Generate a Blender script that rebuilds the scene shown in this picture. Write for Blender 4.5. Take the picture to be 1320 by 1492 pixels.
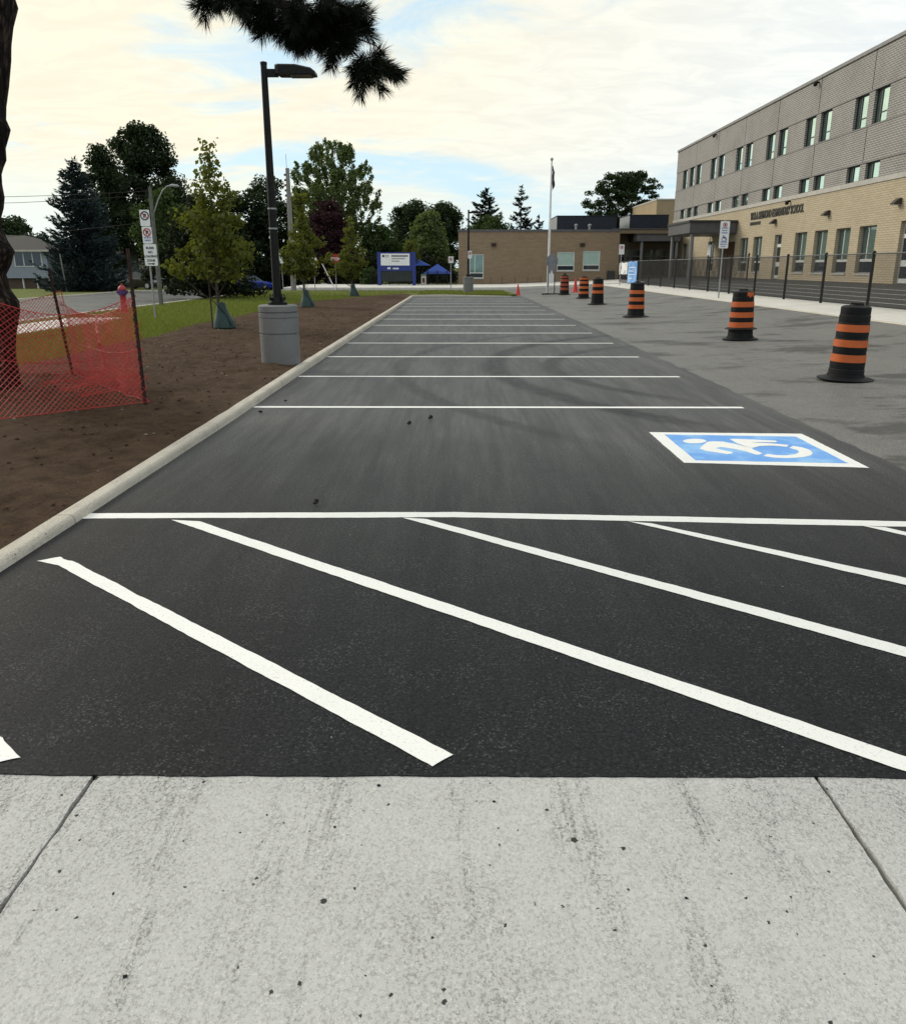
import bpy, bmesh, math, random
import numpy as np
from mathutils import Vector, Matrix, noise

for o in list(bpy.data.objects):
    bpy.data.objects.remove(o)
SC = bpy.context.scene
COL = SC.collection
R = math.radians

# ------------------------------------------------------------------ camera
FPX, EYE = 1200.0, 1.54
PITCH, YAW = math.atan2(358, 1200), 8 / 1252
cd = bpy.data.cameras.new('camera')
cam = bpy.data.objects.new('camera', cd)
COL.objects.link(cam)
cam.location = (0, 0, EYE)
cam.rotation_euler = (math.pi / 2 - PITCH, 0, YAW)
cd.sensor_fit = 'HORIZONTAL'
cd.sensor_width = 36
cd.lens = 36 * FPX / 1320
cd.clip_start = .05
cd.clip_end = 2000
SC.camera = cam

# ------------------------------------------------------------------ sky and sun
SUN_AZ, SUN_EL = -54.0, 27.0
world = bpy.data.worlds.new('World')
SC.world = world
world.use_nodes = True
wt = world.node_tree
wt.nodes.clear()


def wn(t, **kw):
    n = wt.nodes.new(t)
    for k, v in kw.items():
        setattr(n, k, v)
    return n


def wmath(op, a, b=None, clamp=False):
    n = wn('ShaderNodeMath', operation=op, use_clamp=clamp)
    for i, s in enumerate((a, b)):
        if s is None:
            continue
        if isinstance(s, (int, float)):
            n.inputs[i].default_value = s
        else:
            wt.links.new(s, n.inputs[i])
    return n.outputs[0]


sky = wn('ShaderNodeTexSky', sky_type='NISHITA', sun_disc=False)
sky.sun_elevation = R(SUN_EL)
sky.sun_rotation = R(SUN_AZ)
sky.air_density = 1.0
sky.dust_density = .5
sky.ozone_density = 1.4
tc = wn('ShaderNodeTexCoord')
sx = wn('ShaderNodeSeparateXYZ')
wt.links.new(tc.outputs['Generated'], sx.inputs[0])
zc = wmath('ADD', wmath('MAXIMUM', sx.outputs[2], 0.0), .16)
u = wmath('DIVIDE', sx.outputs[0], zc)
v = wmath('DIVIDE', sx.outputs[1], zc)
cx = wn('ShaderNodeCombineXYZ')
wt.links.new(u, cx.inputs[0])
wt.links.new(v, cx.inputs[1])


def wnoise(scale, detail, rough, dist, off, sc=(1, 1, 1), rot=0):
    m = wn('ShaderNodeMapping')
    m.inputs['Location'].default_value = off
    m.inputs['Rotation'].default_value = (0, 0, rot)
    m.inputs['Scale'].default_value = sc
    wt.links.new(cx.outputs[0], m.inputs[0])
    n = wn('ShaderNodeTexNoise')
    n.inputs['Scale'].default_value = scale
    n.inputs['Detail'].default_value = detail
    n.inputs['Roughness'].default_value = rough
    n.inputs['Distortion'].default_value = dist
    wt.links.new(m.outputs[0], n.inputs['Vector'])
    return n.outputs[0]


def wramp(val, a, b):
    m = wn('ShaderNodeMapRange', interpolation_type='SMOOTHSTEP')
    m.inputs[1].default_value = a
    m.inputs[2].default_value = b
    wt.links.new(val, m.inputs[0])
    return m.outputs[0]


def wmix(fac, a, b):
    m = wn('ShaderNodeMix', data_type='RGBA')
    for s, i in ((fac, 0), (a, 6), (b, 7)):
        if hasattr(s, 'links'):
            wt.links.new(s, m.inputs[i])
        else:
            m.inputs[i].default_value = s if i == 0 else (*s, 1)
    return m.outputs[2]


big = wnoise(.62, 4, .55, .6, (5.4, 1.5, 0), (1, .8, 1), .5)
fine = wnoise(2.2, 8, .62, 1.2, (0.4, 5.2, 0), (1.0, 1.35, 1), .7)
cover = wramp(wmath('ADD', wmath('MULTIPLY', big, .8), wmath('MULTIPLY', fine, .32)), .44, .58)
cover = wmath('MULTIPLY', cover, wramp(sx.outputs[2], -.02, .14))
cover = wmath('ADD', wmath('MULTIPLY', cover, .92), .06)
ripple = wramp(wnoise(4.5, 7, .62, 1.0, (7, 2, 0), (1.0, 1.7, 1), .5), .3, .72)
# cloud is warmer and brighter towards the hidden sun
sd = Vector((math.sin(R(SUN_AZ)) * math.cos(R(SUN_EL)), math.cos(R(SUN_AZ)) * math.cos(R(SUN_EL)), math.sin(R(SUN_EL))))
dotn = wn('ShaderNodeVectorMath', operation='DOT_PRODUCT')
wt.links.new(tc.outputs['Generated'], dotn.inputs[0])
dotn.inputs[1].default_value = sd
warm = wramp(dotn.outputs['Value'], .15, .80)
cool_c = wmix(ripple, (6.2, 6.7, 6.9), (7.4, 7.6, 7.5))
warm_c = wmix(ripple, (7.4, 6.85, 5.45), (7.95, 7.6, 6.0))
cloud = wmix(warm, cool_c, warm_c)
skyb = wmix(.74, sky.outputs[0], (4.7, 6.6, 7.7))
final = wmix(cover, skyb, cloud)
bg = wn('ShaderNodeBackground')
bg.inputs[1].default_value = .1
wt.links.new(final, bg.inputs[0])
wo = wn('ShaderNodeOutputWorld')
wt.links.new(bg.outputs[0], wo.inputs[0])

sl = bpy.data.lights.new('sun', 'SUN')
sl.energy = 1.5
sl.angle = R(22)
sl.color = (1, .93, .82)
so = bpy.data.objects.new('sun', sl)
COL.objects.link(so)
so.rotation_euler = (-sd).to_track_quat('-Z', 'Y').to_euler()
so.location = sd * 60

SC.render.engine = 'CYCLES'
SC.render.resolution_x, SC.render.resolution_y = 905, 1024
SC.view_settings.view_transform = 'Standard'
SC.view_settings.look = 'None'
SC.view_settings.exposure = 0.45
SC.view_settings.gamma = 1.0

# ------------------------------------------------------------------ pixels of the photograph to places
_r = Vector((math.cos(YAW), math.sin(YAW), 0))
_f = Vector((-math.sin(YAW) * math.cos(PITCH), math.cos(YAW) * math.cos(PITCH), -math.sin(PITCH)))
_u = _r.cross(_f)


def ray(x, y):
    return _r * ((x - 660) / FPX) + _u * ((746 - y) / FPX) + _f


def G(x, y, z=0.0):                      # on level ground at height z
    d = ray(x, y)
    return Vector((0, 0, EYE)) + d * ((z - EYE) / d.z)


def PY(x, y, Y):                         # on the upright plane at distance Y
    d = ray(x, y)
    return Vector((0, 0, EYE)) + d * (Y / d.y)


def PX(x, y, X):                         # on the upright plane at sideways distance X
    d = ray(x, y)
    return Vector((0, 0, EYE)) + d * (X / d.x)


LAWN = .10


def zr(X):                               # height of the paved ground towards the school
    pts = [(-999, 0), (3.5, 0), (9.7, .20), (9.72, .33), (11.6, .42), (19, .82), (999, .82)]
    for (a, za), (b, zb) in zip(pts, pts[1:]):
        if a <= X <= b:
            return za + (zb - za) * (X - a) / (b - a)


def GS(x, y):                            # on the gently rising ground to the right
    z = 0
    for _ in range(30):
        p = G(x, y, z)
        z = .5 * z + .5 * zr(p.x)
    return G(x, y, z)


# ------------------------------------------------------------------ materials
class Mat:
    def __init__(s, name):
        s.m = bpy.data.materials.new(name)
        s.m.use_nodes = True
        s.t = s.m.node_tree
        s.b = s.t.nodes['Principled BSDF']
        s.out = s.t.nodes['Material Output']

    def n(s, t, **kw):
        n = s.t.nodes.new(t)
        for k, v in kw.items():
            setattr(n, k, v)
        return n

    def set(s, inp, v):
        if hasattr(v, 'links'):
            s.t.links.new(v, inp)
        elif isinstance(v, (tuple, list)) and len(v) == 3 and inp.type == 'RGBA':
            inp.default_value = (*v, 1)
        else:
            inp.default_value = v

    def coord(s, scale=(1, 1, 1), rot=(0, 0, 0), loc=(0, 0, 0)):
        t = s.n('ShaderNodeTexCoord')
        m = s.n('ShaderNodeMapping')
        m.inputs['Scale'].default_value = scale
        m.inputs['Rotation'].default_value = rot
        m.inputs['Location'].default_value = loc
        s.t.links.new(t.outputs['Object'], m.inputs[0])
        return m.outputs[0]

    def noise(s, scale, detail=5, rough=.55, vec=None, dist=0):
        n = s.n('ShaderNodeTexNoise')
        n.inputs['Scale'].default_value = scale
        n.inputs['Detail'].default_value = detail
        n.inputs['Roughness'].default_value = rough
        n.inputs['Distortion'].default_value = dist
        s.t.links.new(vec or s.coord(), n.inputs['Vector'])
        return n.outputs[0]

    def voro(s, scale, vec=None, out='Distance', feature='F1'):
        n = s.n('ShaderNodeTexVoronoi', feature=feature)
        n.inputs['Scale'].default_value = scale
        s.t.links.new(vec or s.coord(), n.inputs['Vector'])
        return n.outputs[out]

    def ramp(s, v, a, b, lo=0., hi=1.):
        m = s.n('ShaderNodeMapRange', interpolation_type='SMOOTHSTEP')
        for i, q in enumerate((a, b, lo, hi)):
            m.inputs[i + 1].default_value = q
        s.set(m.inputs[0], v)
        return m.outputs[0]

    def mix(s, f, a, b, blend='MIX'):
        m = s.n('ShaderNodeMix', data_type='RGBA', blend_type=blend)
        s.set(m.inputs[0], f)
        s.set(m.inputs[6], a)
        s.set(m.inputs[7], b)
        return m.outputs[2]

    def math(s, op, a, b=0., clamp=False):
        m = s.n('ShaderNodeMath', operation=op, use_clamp=clamp)
        s.set(m.inputs[0], a)
        s.set(m.inputs[1], b)
        return m.outputs[0]

    def bump(s, h, strength, dist=.01, normal=None):
        b = s.n('ShaderNodeBump')
        b.inputs['Strength'].default_value = strength
        b.inputs['Distance'].default_value = dist
        s.t.links.new(h, b.inputs['Height'])
        if normal is not None:
            s.t.links.new(normal, b.inputs['Normal'])
        s.t.links.new(b.outputs[0], s.b.inputs['Normal'])
        return b.outputs[0]

    def rnd(s):
        return s.n('ShaderNodeObjectInfo').outputs['Random']

    def color(s, c):
        s.set(s.b.inputs['Base Color'], c)

    def rough(s, r):
        s.set(s.b.inputs['Roughness'], r)

    def spec(s, v):
        s.b.inputs['Specular IOR Level'].default_value = v


MATS = {}


def pm(name, c1, c2=None, scale=6, rough=.7, bump=.0, bscale=None, metal=0., spec=.4, stretch=(1, 1, 1), rand=0., dirt=None):
    """plain painted / raw surface with grain, blotches and optional grime"""
    if name in MATS:
        return MATS[name]
    k = Mat(name)
    c2 = c2 or tuple(x * .78 for x in c1)
    vec = k.coord(stretch)
    col = k.mix(k.ramp(k.noise(scale, 6, .6, vec), .32, .7), c1, c2)
    if dirt:
        col = k.mix(k.ramp(k.noise(scale * .35, 7, .7, vec), .52, .75, 0, .7), col, dirt)
    if rand:
        h = k.n('ShaderNodeHueSaturation')
        k.t.links.new(col, h.inputs['Color'])
        k.set(h.inputs['Value'], k.ramp(k.rnd(), 0, 1, 1 - rand, 1 + rand))
        col = h.outputs[0]
    k.color(col)
    k.rough(k.ramp(k.noise(scale * 2.3, 4, .5, vec), .3, .7, max(.02, rough - .08), min(1, rough + .08)))
    k.b.inputs['Metallic'].default_value = metal
    k.spec(spec)
    if bump:
        k.bump(k.noise(bscale or scale * 8, 5, .6, vec), bump, .006)
    MATS[name] = k.m
    return k.m


def leafmat(name, c1, c2, trans=.3, c3=None):
    if name in MATS:
        return MATS[name]
    k = Mat(name)
    g = k.n('ShaderNodeNewGeometry')
    col = k.mix(g.outputs['Random Per Island'], c1, c2)
    if c3:
        col = k.mix(k.ramp(k.noise(.9, 3), .45, .65), col, c3)
    d = k.n('ShaderNodeBsdfDiffuse')
    t = k.n('ShaderNodeBsdfTranslucent')
    gl = k.n('ShaderNodeBsdfGlossy')
    gl.inputs['Roughness'].default_value = .45
    gl.inputs['Color'].default_value = (.5, .5, .5, 1)
    k.t.links.new(col, d.inputs[0])
    tcol = k.mix(.6, col, (c2[0] * 1.6, c2[1] * 1.6, c2[2] * .6))
    k.t.links.new(tcol, t.inputs[0])
    m = k.n('ShaderNodeMixShader')
    m.inputs[0].default_value = trans
    k.t.links.new(d.outputs[0], m.inputs[1])
    k.t.links.new(t.outputs[0], m.inputs[2])
    m2 = k.n('ShaderNodeMixShader')
    m2.inputs[0].default_value = .03
    k.t.links.new(m.outputs[0], m2.inputs[1])
    k.t.links.new(gl.outputs[0], m2.inputs[2])
    k.t.links.new(m2.outputs[0], k.out.inputs[0])
    MATS[name] = k.m
    return k.m


def circle3(a, b, c):
    ax, ay, bx, by, cx_, cy = a.x, a.y, b.x, b.y, c.x, c.y
    d = 2 * (ax * (by - cy) + bx * (cy - ay) + cx_ * (ay - by))
    ux = ((ax**2 + ay**2) * (by - cy) + (bx**2 + by**2) * (cy - ay) + (cx_**2 + cy**2) * (ay - by)) / d
    uy = ((ax**2 + ay**2) * (cx_ - bx) + (bx**2 + by**2) * (ax - cx_) + (cx_**2 + cy**2) * (bx - ax)) / d
    return (ux, uy), math.hypot(ax - ux, ay - uy)


def asphalt(name, dark, light, dust, streak=.5, skids=(), patch=None, glint=.12, far_sheen=None):
    """binder with crisp stones, dusty wheel lanes along the lot, roller seams and stains"""
    k = Mat(name)
    sep = k.n('ShaderNodeSeparateColor')
    k.t.links.new(k.voro(150, out='Color'), sep.inputs[0])
    cell, cell2 = sep.outputs[0], sep.outputs[1]
    grain = k.noise(62, 4, .8)
    clus = k.ramp(k.noise(3.2, 5, .7), .40, .66)
    col = k.mix(k.ramp(grain, .40, .60), dark, light)
    gl = k.math('MULTIPLY', k.ramp(cell, .80, .97), k.math('ADD', .25, k.math('MULTIPLY', clus, .75)))
    col = k.mix(gl, col, tuple(x + glint for x in light))
    col = k.mix(k.ramp(k.noise(48, 3, .8, k.coord(loc=(3, 1, 0))), .55, .62, 0, .8), col, tuple(x * .3 for x in dark))
    big = k.noise(.55, 6, .62, k.coord((1, .55, 1)))
    t = k.n('ShaderNodeTexCoord')
    s2 = k.n('ShaderNodeSeparateXYZ')
    k.t.links.new(t.outputs['Object'], s2.inputs[0])
    st = k.noise(1.5, 6, .6, k.coord((1.0, .12, 1), (0, 0, R(3))))
    st2 = k.noise(5.5, 6, .65, k.coord((1.0, .06, 1), (0, 0, R(-3)), (4, 0, 0)))
    st3 = k.noise(15, 4, .6, k.coord((1.0, .05, 1), (0, 0, R(2)), (1, 7, 0)))
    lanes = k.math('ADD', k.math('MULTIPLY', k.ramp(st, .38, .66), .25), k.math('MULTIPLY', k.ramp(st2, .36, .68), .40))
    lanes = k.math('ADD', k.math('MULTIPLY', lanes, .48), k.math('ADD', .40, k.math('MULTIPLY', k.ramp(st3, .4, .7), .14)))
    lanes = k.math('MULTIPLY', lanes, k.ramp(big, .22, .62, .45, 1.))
    if far_sheen:
        lanes = k.math('MULTIPLY', lanes, k.ramp(s2.outputs[1], far_sheen[0], far_sheen[1], far_sheen[2], 1.))  # lanes pale with distance: grazing sky sheen painted in on top of real dust
    gd = k.ramp(k.noise(80, 3, .8, k.coord(loc=(5, 5, 0))), .38, .60, .25, 1.)
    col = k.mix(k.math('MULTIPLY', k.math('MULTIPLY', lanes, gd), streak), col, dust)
    col = k.mix(k.ramp(k.voro(9, k.coord(loc=(1.3, 7.7, 0))), .035, .02, 0, .5), col, (.3, .29, .27))
    if patch:
        col = k.mix(k.ramp(k.noise(.42, 7, .7, k.coord((1, 1.8, 1), loc=(9, 2, 0))), .52, .62, 0, .75), col, patch)
        col = k.mix(k.ramp(k.noise(1.6, 6, .7, k.coord((.7, 1.6, 1), loc=(2, 6, 0))), .56, .66, 0, .6), col, patch)
    for (c, rad, w, a, ylo, yhi) in skids:
        vd = k.n('ShaderNodeVectorMath', operation='DISTANCE')
        k.t.links.new(t.outputs['Object'], vd.inputs[0])
        vd.inputs[1].default_value = (c[0], c[1], 0)
        e = k.math('ABSOLUTE', k.math('SUBTRACT', vd.outputs['Value'], rad))
        mk = k.math('SUBTRACT', 1.0, k.ramp(e, w * .3, w))
        mk = k.math('MULTIPLY', mk, k.math('MULTIPLY', k.ramp(s2.outputs[1], ylo - .8, ylo + .8), k.math('SUBTRACT', 1.0, k.ramp(s2.outputs[1], yhi - 1.5, yhi + 1.5))))
        mk = k.math('MULTIPLY', mk, k.math('SUBTRACT', 1.0, k.ramp(s2.outputs[0], c[0] - .2, c[0] + .8)))
        mk = k.math('MULTIPLY', mk, k.ramp(k.noise(4, 5, .7), .25, .6, .45, 1.))
        col = k.mix(k.math('MULTIPLY', mk, a), col, tuple(x * .8 for x in light))
    k.color(col)
    k.rough(k.ramp(big, .3, .7, .48, .62))
    k.spec(.07)
    k.bump(k.math('ADD', grain, k.math('MULTIPLY', cell2, .5)), .6, .0035)
    MATS[name] = k.m
    return k.m


# ------------------------------------------------------------------ mesh building
LOC = {}


class MB:
    def __init__(s):
        s.v, s.f = [], []

    def add(s, vs, fs):
        o = len(s.v)
        s.v += [Vector(p) for p in vs]
        s.f += [tuple(i + o for i in f) for f in fs]
        return s

    def box(s, x0, x1, y0, y1, z0, z1):
        vs = [(x, y, z) for z in (z0, z1) for y in (y0, y1) for x in (x0, x1)]
        return s.add(vs, [(0, 2, 3, 1), (4, 5, 7, 6), (0, 1, 5, 4), (2, 6, 7, 3), (0, 4, 6, 2), (1, 3, 7, 5)])

    def cbox(s, x0, x1, y0, y1, z0, z1, c):
        """box with chamfered upright and top edges"""
        def ring(ins, z):
            a, b, e, d = x0 + ins, x1 - ins, y0 + ins, y1 - ins
            return [(a + c, e, z), (b - c, e, z), (b, e + c, z), (b, d - c, z), (b - c, d, z), (a + c, d, z), (a, d - c, z), (a, e + c, z)]
        rs = [ring(0, z0), ring(0, z1 - c), ring(c, z1)]
        return s.rings(rs, True)

    def rings(s, rs, caps=True, closed=True):
        n = len(rs[0])
        vs = [p for r in rs for p in r]
        fs = []
        for i in range(len(rs) - 1):
            for j in range(n if closed else n - 1):
                a, b = i * n + j, i * n + (j + 1) % n
                fs.append((a, b, b + n, a + n))
        if caps:
            fs.append(tuple(reversed(range(n))))
            fs.append(tuple(range((len(rs) - 1) * n, len(rs) * n)))
        return s.add(vs, fs)

    def tube(s, pts, rad, n=8, caps=True):
        pts = [Vector(p) for p in pts]
        if not hasattr(rad, '__len__'):
            rad = [rad] * len(pts)
        rs = []
        ref = None
        for i, p in enumerate(pts):
            d = (pts[min(i + 1, len(pts) - 1)] - pts[max(i - 1, 0)]).normalized()
            if ref is None:
                ref = Vector((1, 0, 0)) if abs(d.x) < .9 else Vector((0, 1, 0))
            a = (ref - d * ref.dot(d)).normalized()
            ref = a
            b = d.cross(a)
            rs.append([p + a * (math.cos(2 * math.pi * j / n) * rad[i]) + b * (math.sin(2 * math.pi * j / n) * rad[i]) for j in range(n)])
        return s.rings(rs, caps)

    def lathe(s, prof, c=(0, 0, 0), n=24, caps=True):
        rs = [[(c[0] + r * math.cos(2 * math.pi * j / n), c[1] + r * math.sin(2 * math.pi * j / n), c[2] + z) for j in range(n)] for r, z in prof]
        return s.rings(rs, caps)

    def poly(s, pts, ext):
        """flat outline pushed along ext"""
        e = Vector(ext)
        n = len(pts)
        a = [Vector(p) for p in pts]
        return s.add(a + [p + e for p in a], [tuple(reversed(range(n))), tuple(range(n, 2 * n))] + [(i, (i + 1) % n, (i + 1) % n + n, i + n) for i in range(n)])

    def move(s, M):
        s.v = [M @ p for p in s.v]
        return s

    def build(s, name, mat, parent=None, origin=None, smooth=False, tri=False):
        me = bpy.data.meshes.new(name)
        o = bpy.data.objects.new(name, me)
        base = LOC[parent.name] if parent else Vector(origin or (0, 0, 0))
        me.from_pydata([tuple(p - base) for p in s.v], [], s.f)
        bm = bmesh.new()
        bm.from_mesh(me)
        bmesh.ops.recalc_face_normals(bm, faces=bm.faces)
        if tri:
            bmesh.ops.triangulate(bm, faces=bm.faces)
        bm.to_mesh(me)
        bm.free()
        me.materials.append(mat)
        if smooth:
            me.shade_smooth()
            if smooth != 'all':
                me.set_sharp_from_angle(angle=R(40))
        COL.objects.link(o)
        if parent:
            o.parent = parent
        else:
            o.location = base
        LOC[o.name] = base
        return o


def npmesh(name, V, faces, mat, parent=None, origin=None, smooth=False):
    """mesh from arrays: V (n,3), faces (m,k)"""
    base = LOC[parent.name] if parent else Vector(origin or (0, 0, 0))
    V = np.asarray(V, dtype=np.float32) - np.array(base, dtype=np.float32)
    faces = np.asarray(faces, dtype=np.int32)
    m, k = faces.shape
    me = bpy.data.meshes.new(name)
    me.vertices.add(len(V))
    me.vertices.foreach_set('co', V.ravel())
    me.loops.add(m * k)
    me.loops.foreach_set('vertex_index', faces.ravel())
    me.polygons.add(m)
    me.polygons.foreach_set('loop_start', np.arange(0, m * k, k, dtype=np.int32))
    me.update(calc_edges=True)
    if smooth:
        me.shade_smooth()
    me.materials.append(mat)
    o = bpy.data.objects.new(name, me)
    COL.objects.link(o)
    if parent:
        o.parent = parent
    else:
        o.location = base
    LOC[o.name] = base
    return o


def thing(name, loc, label, cat, group=None):
    o = bpy.data.objects.new(name, None)
    o.empty_display_size = .2
    COL.objects.link(o)
    o.location = loc
    LOC[o.name] = Vector(loc)
    return tag(o, label, cat, group)


def tag(o, label=None, cat=None, group=None, kind=None):
    for k, v in (('label', label), ('category', cat), ('group', group), ('kind', kind)):
        if v:
            o[k] = v
    return o


def structure(o, label=None):
    o['kind'] = 'structure'
    if label:
        o['label'] = label
    return o


def piece(mesh_obj, name, parent, loc):
    """another piece that shares mesh data"""
    o = bpy.data.objects.new(name, mesh_obj.data)
    COL.objects.link(o)
    o.parent = parent
    o.location = loc
    LOC[o.name] = LOC[parent.name] + Vector(loc)
    return o


def lettering(name, body, size, pos, right, up, mat, parent, depth=.01, align='LEFT', width=None, bold=0.):
    """real raised letters; pos = left or middle of the base line, right/up = directions on the surface"""
    cu = bpy.data.curves.new(name, 'FONT')
    cu.body = body
    cu.size = size
    cu.extrude = depth / 2
    cu.align_x = align
    cu.resolution_u = 3
    cu.offset = bold
    t = bpy.data.objects.new(name + '_c', cu)
    COL.objects.link(t)
    bpy.context.view_layer.update()
    dg = bpy.context.evaluated_depsgraph_get()
    me = bpy.data.meshes.new_from_object(t.evaluated_get(dg))
    bpy.data.objects.remove(t)
    right, up = Vector(right).normalized(), Vector(up).normalized()
    nrm = right.cross(up)
    if width:
        xs = [q.co.x for q in me.vertices]
        sxx = width / (max(xs) - min(xs))
    else:
        sxx = 1
    base = LOC[parent.name]
    for q in me.vertices:
        p = Vector(pos) + right * (q.co.x * sxx) + up * q.co.y + nrm * q.co.z
        q.co = p - base
    me.materials.clear()
    me.materials.append(mat)
    o = bpy.data.objects.new(name, me)
    COL.objects.link(o)
    o.parent = parent
    LOC[o.name] = base
    return o


rng = np.random.default_rng(7)
random.seed(5)

# ------------------------------------------------------------------ common materials
A, B_, C_ = G(850, 492), G(720, 529), G(835, 583)
cc1, r1 = circle3(A, B_, C_)
cc2, r2 = circle3(G(880, 508), G(802, 531), G(875, 563))
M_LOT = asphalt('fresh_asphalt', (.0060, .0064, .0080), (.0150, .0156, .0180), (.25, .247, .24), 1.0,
                [(cc1, r1, .26, .62, 8.2, 20), (cc2, r2, .20, .55, 10.0, 17), (cc1, r1 + 1.5, .18, .42, 7.6, 20)], far_sheen=(2.5, 9.0, .10), glint=.055)
M_OLD = asphalt('worn_asphalt', (.10, .096, .091), (.19, .183, .172), (.29, .28, .262), .6, patch=(.060, .058, .055))
M_ROAD = asphalt('road_asphalt', (.10, .10, .10), (.16, .16, .155), (.20, .195, .19), .3, patch=(.07, .07, .07))
M_YARD = asphalt('yard_asphalt', (.05, .05, .05), (.09, .09, .088), (.13, .128, .125), .2)


def concrete(name, base, dark, streak=.5, pits=.6, rot=0., sc=1.0):
    """broomed concrete: grain that thickens in brushed streaks and patches, crisp pits of mixed size"""
    k = Mat(name)
    st = k.ramp(k.noise(6 * sc, 7, .7, k.coord((1, .13, 1), (0, 0, rot))), .47, .68)
    br = k.ramp(k.noise(70 * sc, 4, .75, k.coord((1, .05, 1), (0, 0, rot), (3, 3, 0))), .50, .60)
    big = k.noise(1.1 * sc, 6, .65)
    col = k.mix(k.ramp(big, .35, .7, 0, .7), base, tuple(x * .88 for x in base))
    col = k.mix(k.ramp(k.noise(5, 5, .7, k.coord(loc=(4, 9, 0))), .5, .75, 0, .5), col, tuple(x * .82 for x in base))
    mask = k.math('ADD', k.math('MULTIPLY', st, .65), k.math('MULTIPLY', k.ramp(big, .42, .68), .5), clamp=True)
    g1 = k.ramp(k.noise(125, 3, .85, k.coord((1, .75, 1))), .50, .585)
    g2 = k.ramp(k.noise(75, 4, .9, k.coord((1, .6, 1), loc=(8, 1, 0))), .53, .60)
    gr = k.math('MULTIPLY', g1, k.math('ADD', .36, k.math('MULTIPLY', mask, .55)))
    gr = k.math('ADD', gr, k.math('MULTIPLY', g2, k.math('MULTIPLY', mask, .55)), clamp=True)
    gr = k.math('ADD', gr, k.math('MULTIPLY', br, k.math('MULTIPLY', st, streak)), clamp=True)
    col = k.mix(gr, col, dark)
    col = k.mix(k.ramp(k.noise(130, 2, .7, k.coord(loc=(1, 8, 0))), .56, .66, 0, .6), col, tuple(min(.8, x * 1.25) for x in base))
    for scale, mx, off, pw in ((15, .16, (2.2, 1.1, 0), 7.), (34, .22, (7.2, 3.1, 0), 6.)):
        v = k.n('ShaderNodeTexVoronoi')
        v.inputs['Scale'].default_value = scale
        wob = k.n('ShaderNodeVectorMath', operation='ADD')
        k.t.links.new(k.coord((1, .8, 1), loc=off), wob.inputs[0])
        wn_ = k.n('ShaderNodeTexNoise')
        wn_.inputs['Scale'].default_value = 160
        wsc = k.n('ShaderNodeVectorMath', operation='SCALE')
        wsc.inputs['Scale'].default_value = .010
        k.t.links.new(k.coord(), wn_.inputs['Vector'])
        k.t.links.new(wn_.outputs['Color'], wsc.inputs[0])
        k.t.links.new(wsc.outputs[0], wob.inputs[1])
        k.t.links.new(wob.outputs[0], v.inputs['Vector'])
        sp = k.n('ShaderNodeSeparateColor')
        k.t.links.new(v.outputs['Color'], sp.inputs[0])
        rr_ = k.math('MULTIPLY', k.math('POWER', sp.outputs[0], pw), mx)
        pit = k.ramp(k.math('SUBTRACT', rr_, v.outputs['Distance']), 0., .03)
        col = k.mix(k.math('MULTIPLY', pit, pits), col, tuple(x * .16 for x in dark))
    k.color(col)
    k.rough(.9)
    k.spec(.2)
    k.bump(k.math('ADD', g1, k.math('MULTIPLY', br, .5)), .25, .002)
    MATS[name] = k.m
    return k.m


M_WALK = concrete('sidewalk_concrete', (.505, .50, .483), (.16, .158, .15), .40, .95)
M_FARWALK = concrete('far_walk_concrete', (.64, .62, .58), (.36, .35, .32), .35, .3)
M_KERB = concrete('kerb_concrete', (.56, .515, .44), (.22, .20, .16), .4, .6, sc=2)
M_BASE = concrete('lamp_base_concrete', (.20, .202, .20), (.12, .12, .12), .3, .3, R(90))

k = Mat('white_road_paint')
colp = k.mix(k.ramp(k.noise(75, 4, .8, k.coord((1, 1, 1))), .575, .66, 0, .55), (.84, .83, .80), (.30, .30, .30))
colp = k.mix(k.ramp(k.noise(3, 6, .65), .5, .8, 0, .25), colp, (.55, .55, .54))
k.color(colp); k.rough(.65); k.bump(k.noise(90, 4, .6), .5, .003)
M_PAINT = k.m
k = Mat('thin_white_road_paint')
colp = k.mix(k.ramp(k.noise(60, 5, .7), .50, .66, 0, .75), (.72, .73, .72), (.10, .10, .10))
k.color(colp); k.rough(.7)
M_PAINT2 = k.m
k = Mat('blue_road_paint')
colp = k.mix(k.ramp(k.noise(2.6, 5, .65), .40, .66), (.12, .34, .78), (.27, .52, .86))
colp = k.mix(k.ramp(k.noise(80, 4, .7), .58, .75, 0, .5), colp, (.08, .16, .4))
k.color(colp); k.rough(.6); k.bump(k.noise(90, 4, .6), .5, .003)
M_BLUEP = k.m

k = Mat('dark_soil')
n1 = k.noise(5, 8, .7); n2 = k.noise(38, 6, .7)
cs = k.mix(k.ramp(n1, .3, .7), (.046, .027, .0155), (.098, .060, .036))
cs = k.mix(k.ramp(n2, .45, .75, 0, .6), cs, (.018, .012, .008))
cs = k.mix(k.ramp(k.noise(.55, 4, .6, k.coord((1, .5, 1))), .48, .68, 0, .65), cs, (.105, .070, .048))
cs = k.mix(k.ramp(k.voro(26), .07, .04, 0, .7), cs, (.22, .18, .14))
k.color(cs); k.rough(.95); k.spec(.1); k.bump(k.math('ADD', n1, n2), 1.0, .03)
M_SOIL = k.m
k = Mat('lawn')
n1 = k.noise(.7, 6, .65); n2 = k.noise(30, 6, .75, k.coord((1, .5, 1)))
cs = k.mix(k.ramp(n1, .35, .65), (.115, .150, .034), (.175, .185, .052))
cs = k.mix(k.ramp(n2, .4, .7, 0, .7), cs, (.030, .045, .012))
cs = k.mix(k.ramp(k.noise(.25, 4, .6), .55, .7, 0, .5), cs, (.17, .14, .06))
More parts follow.
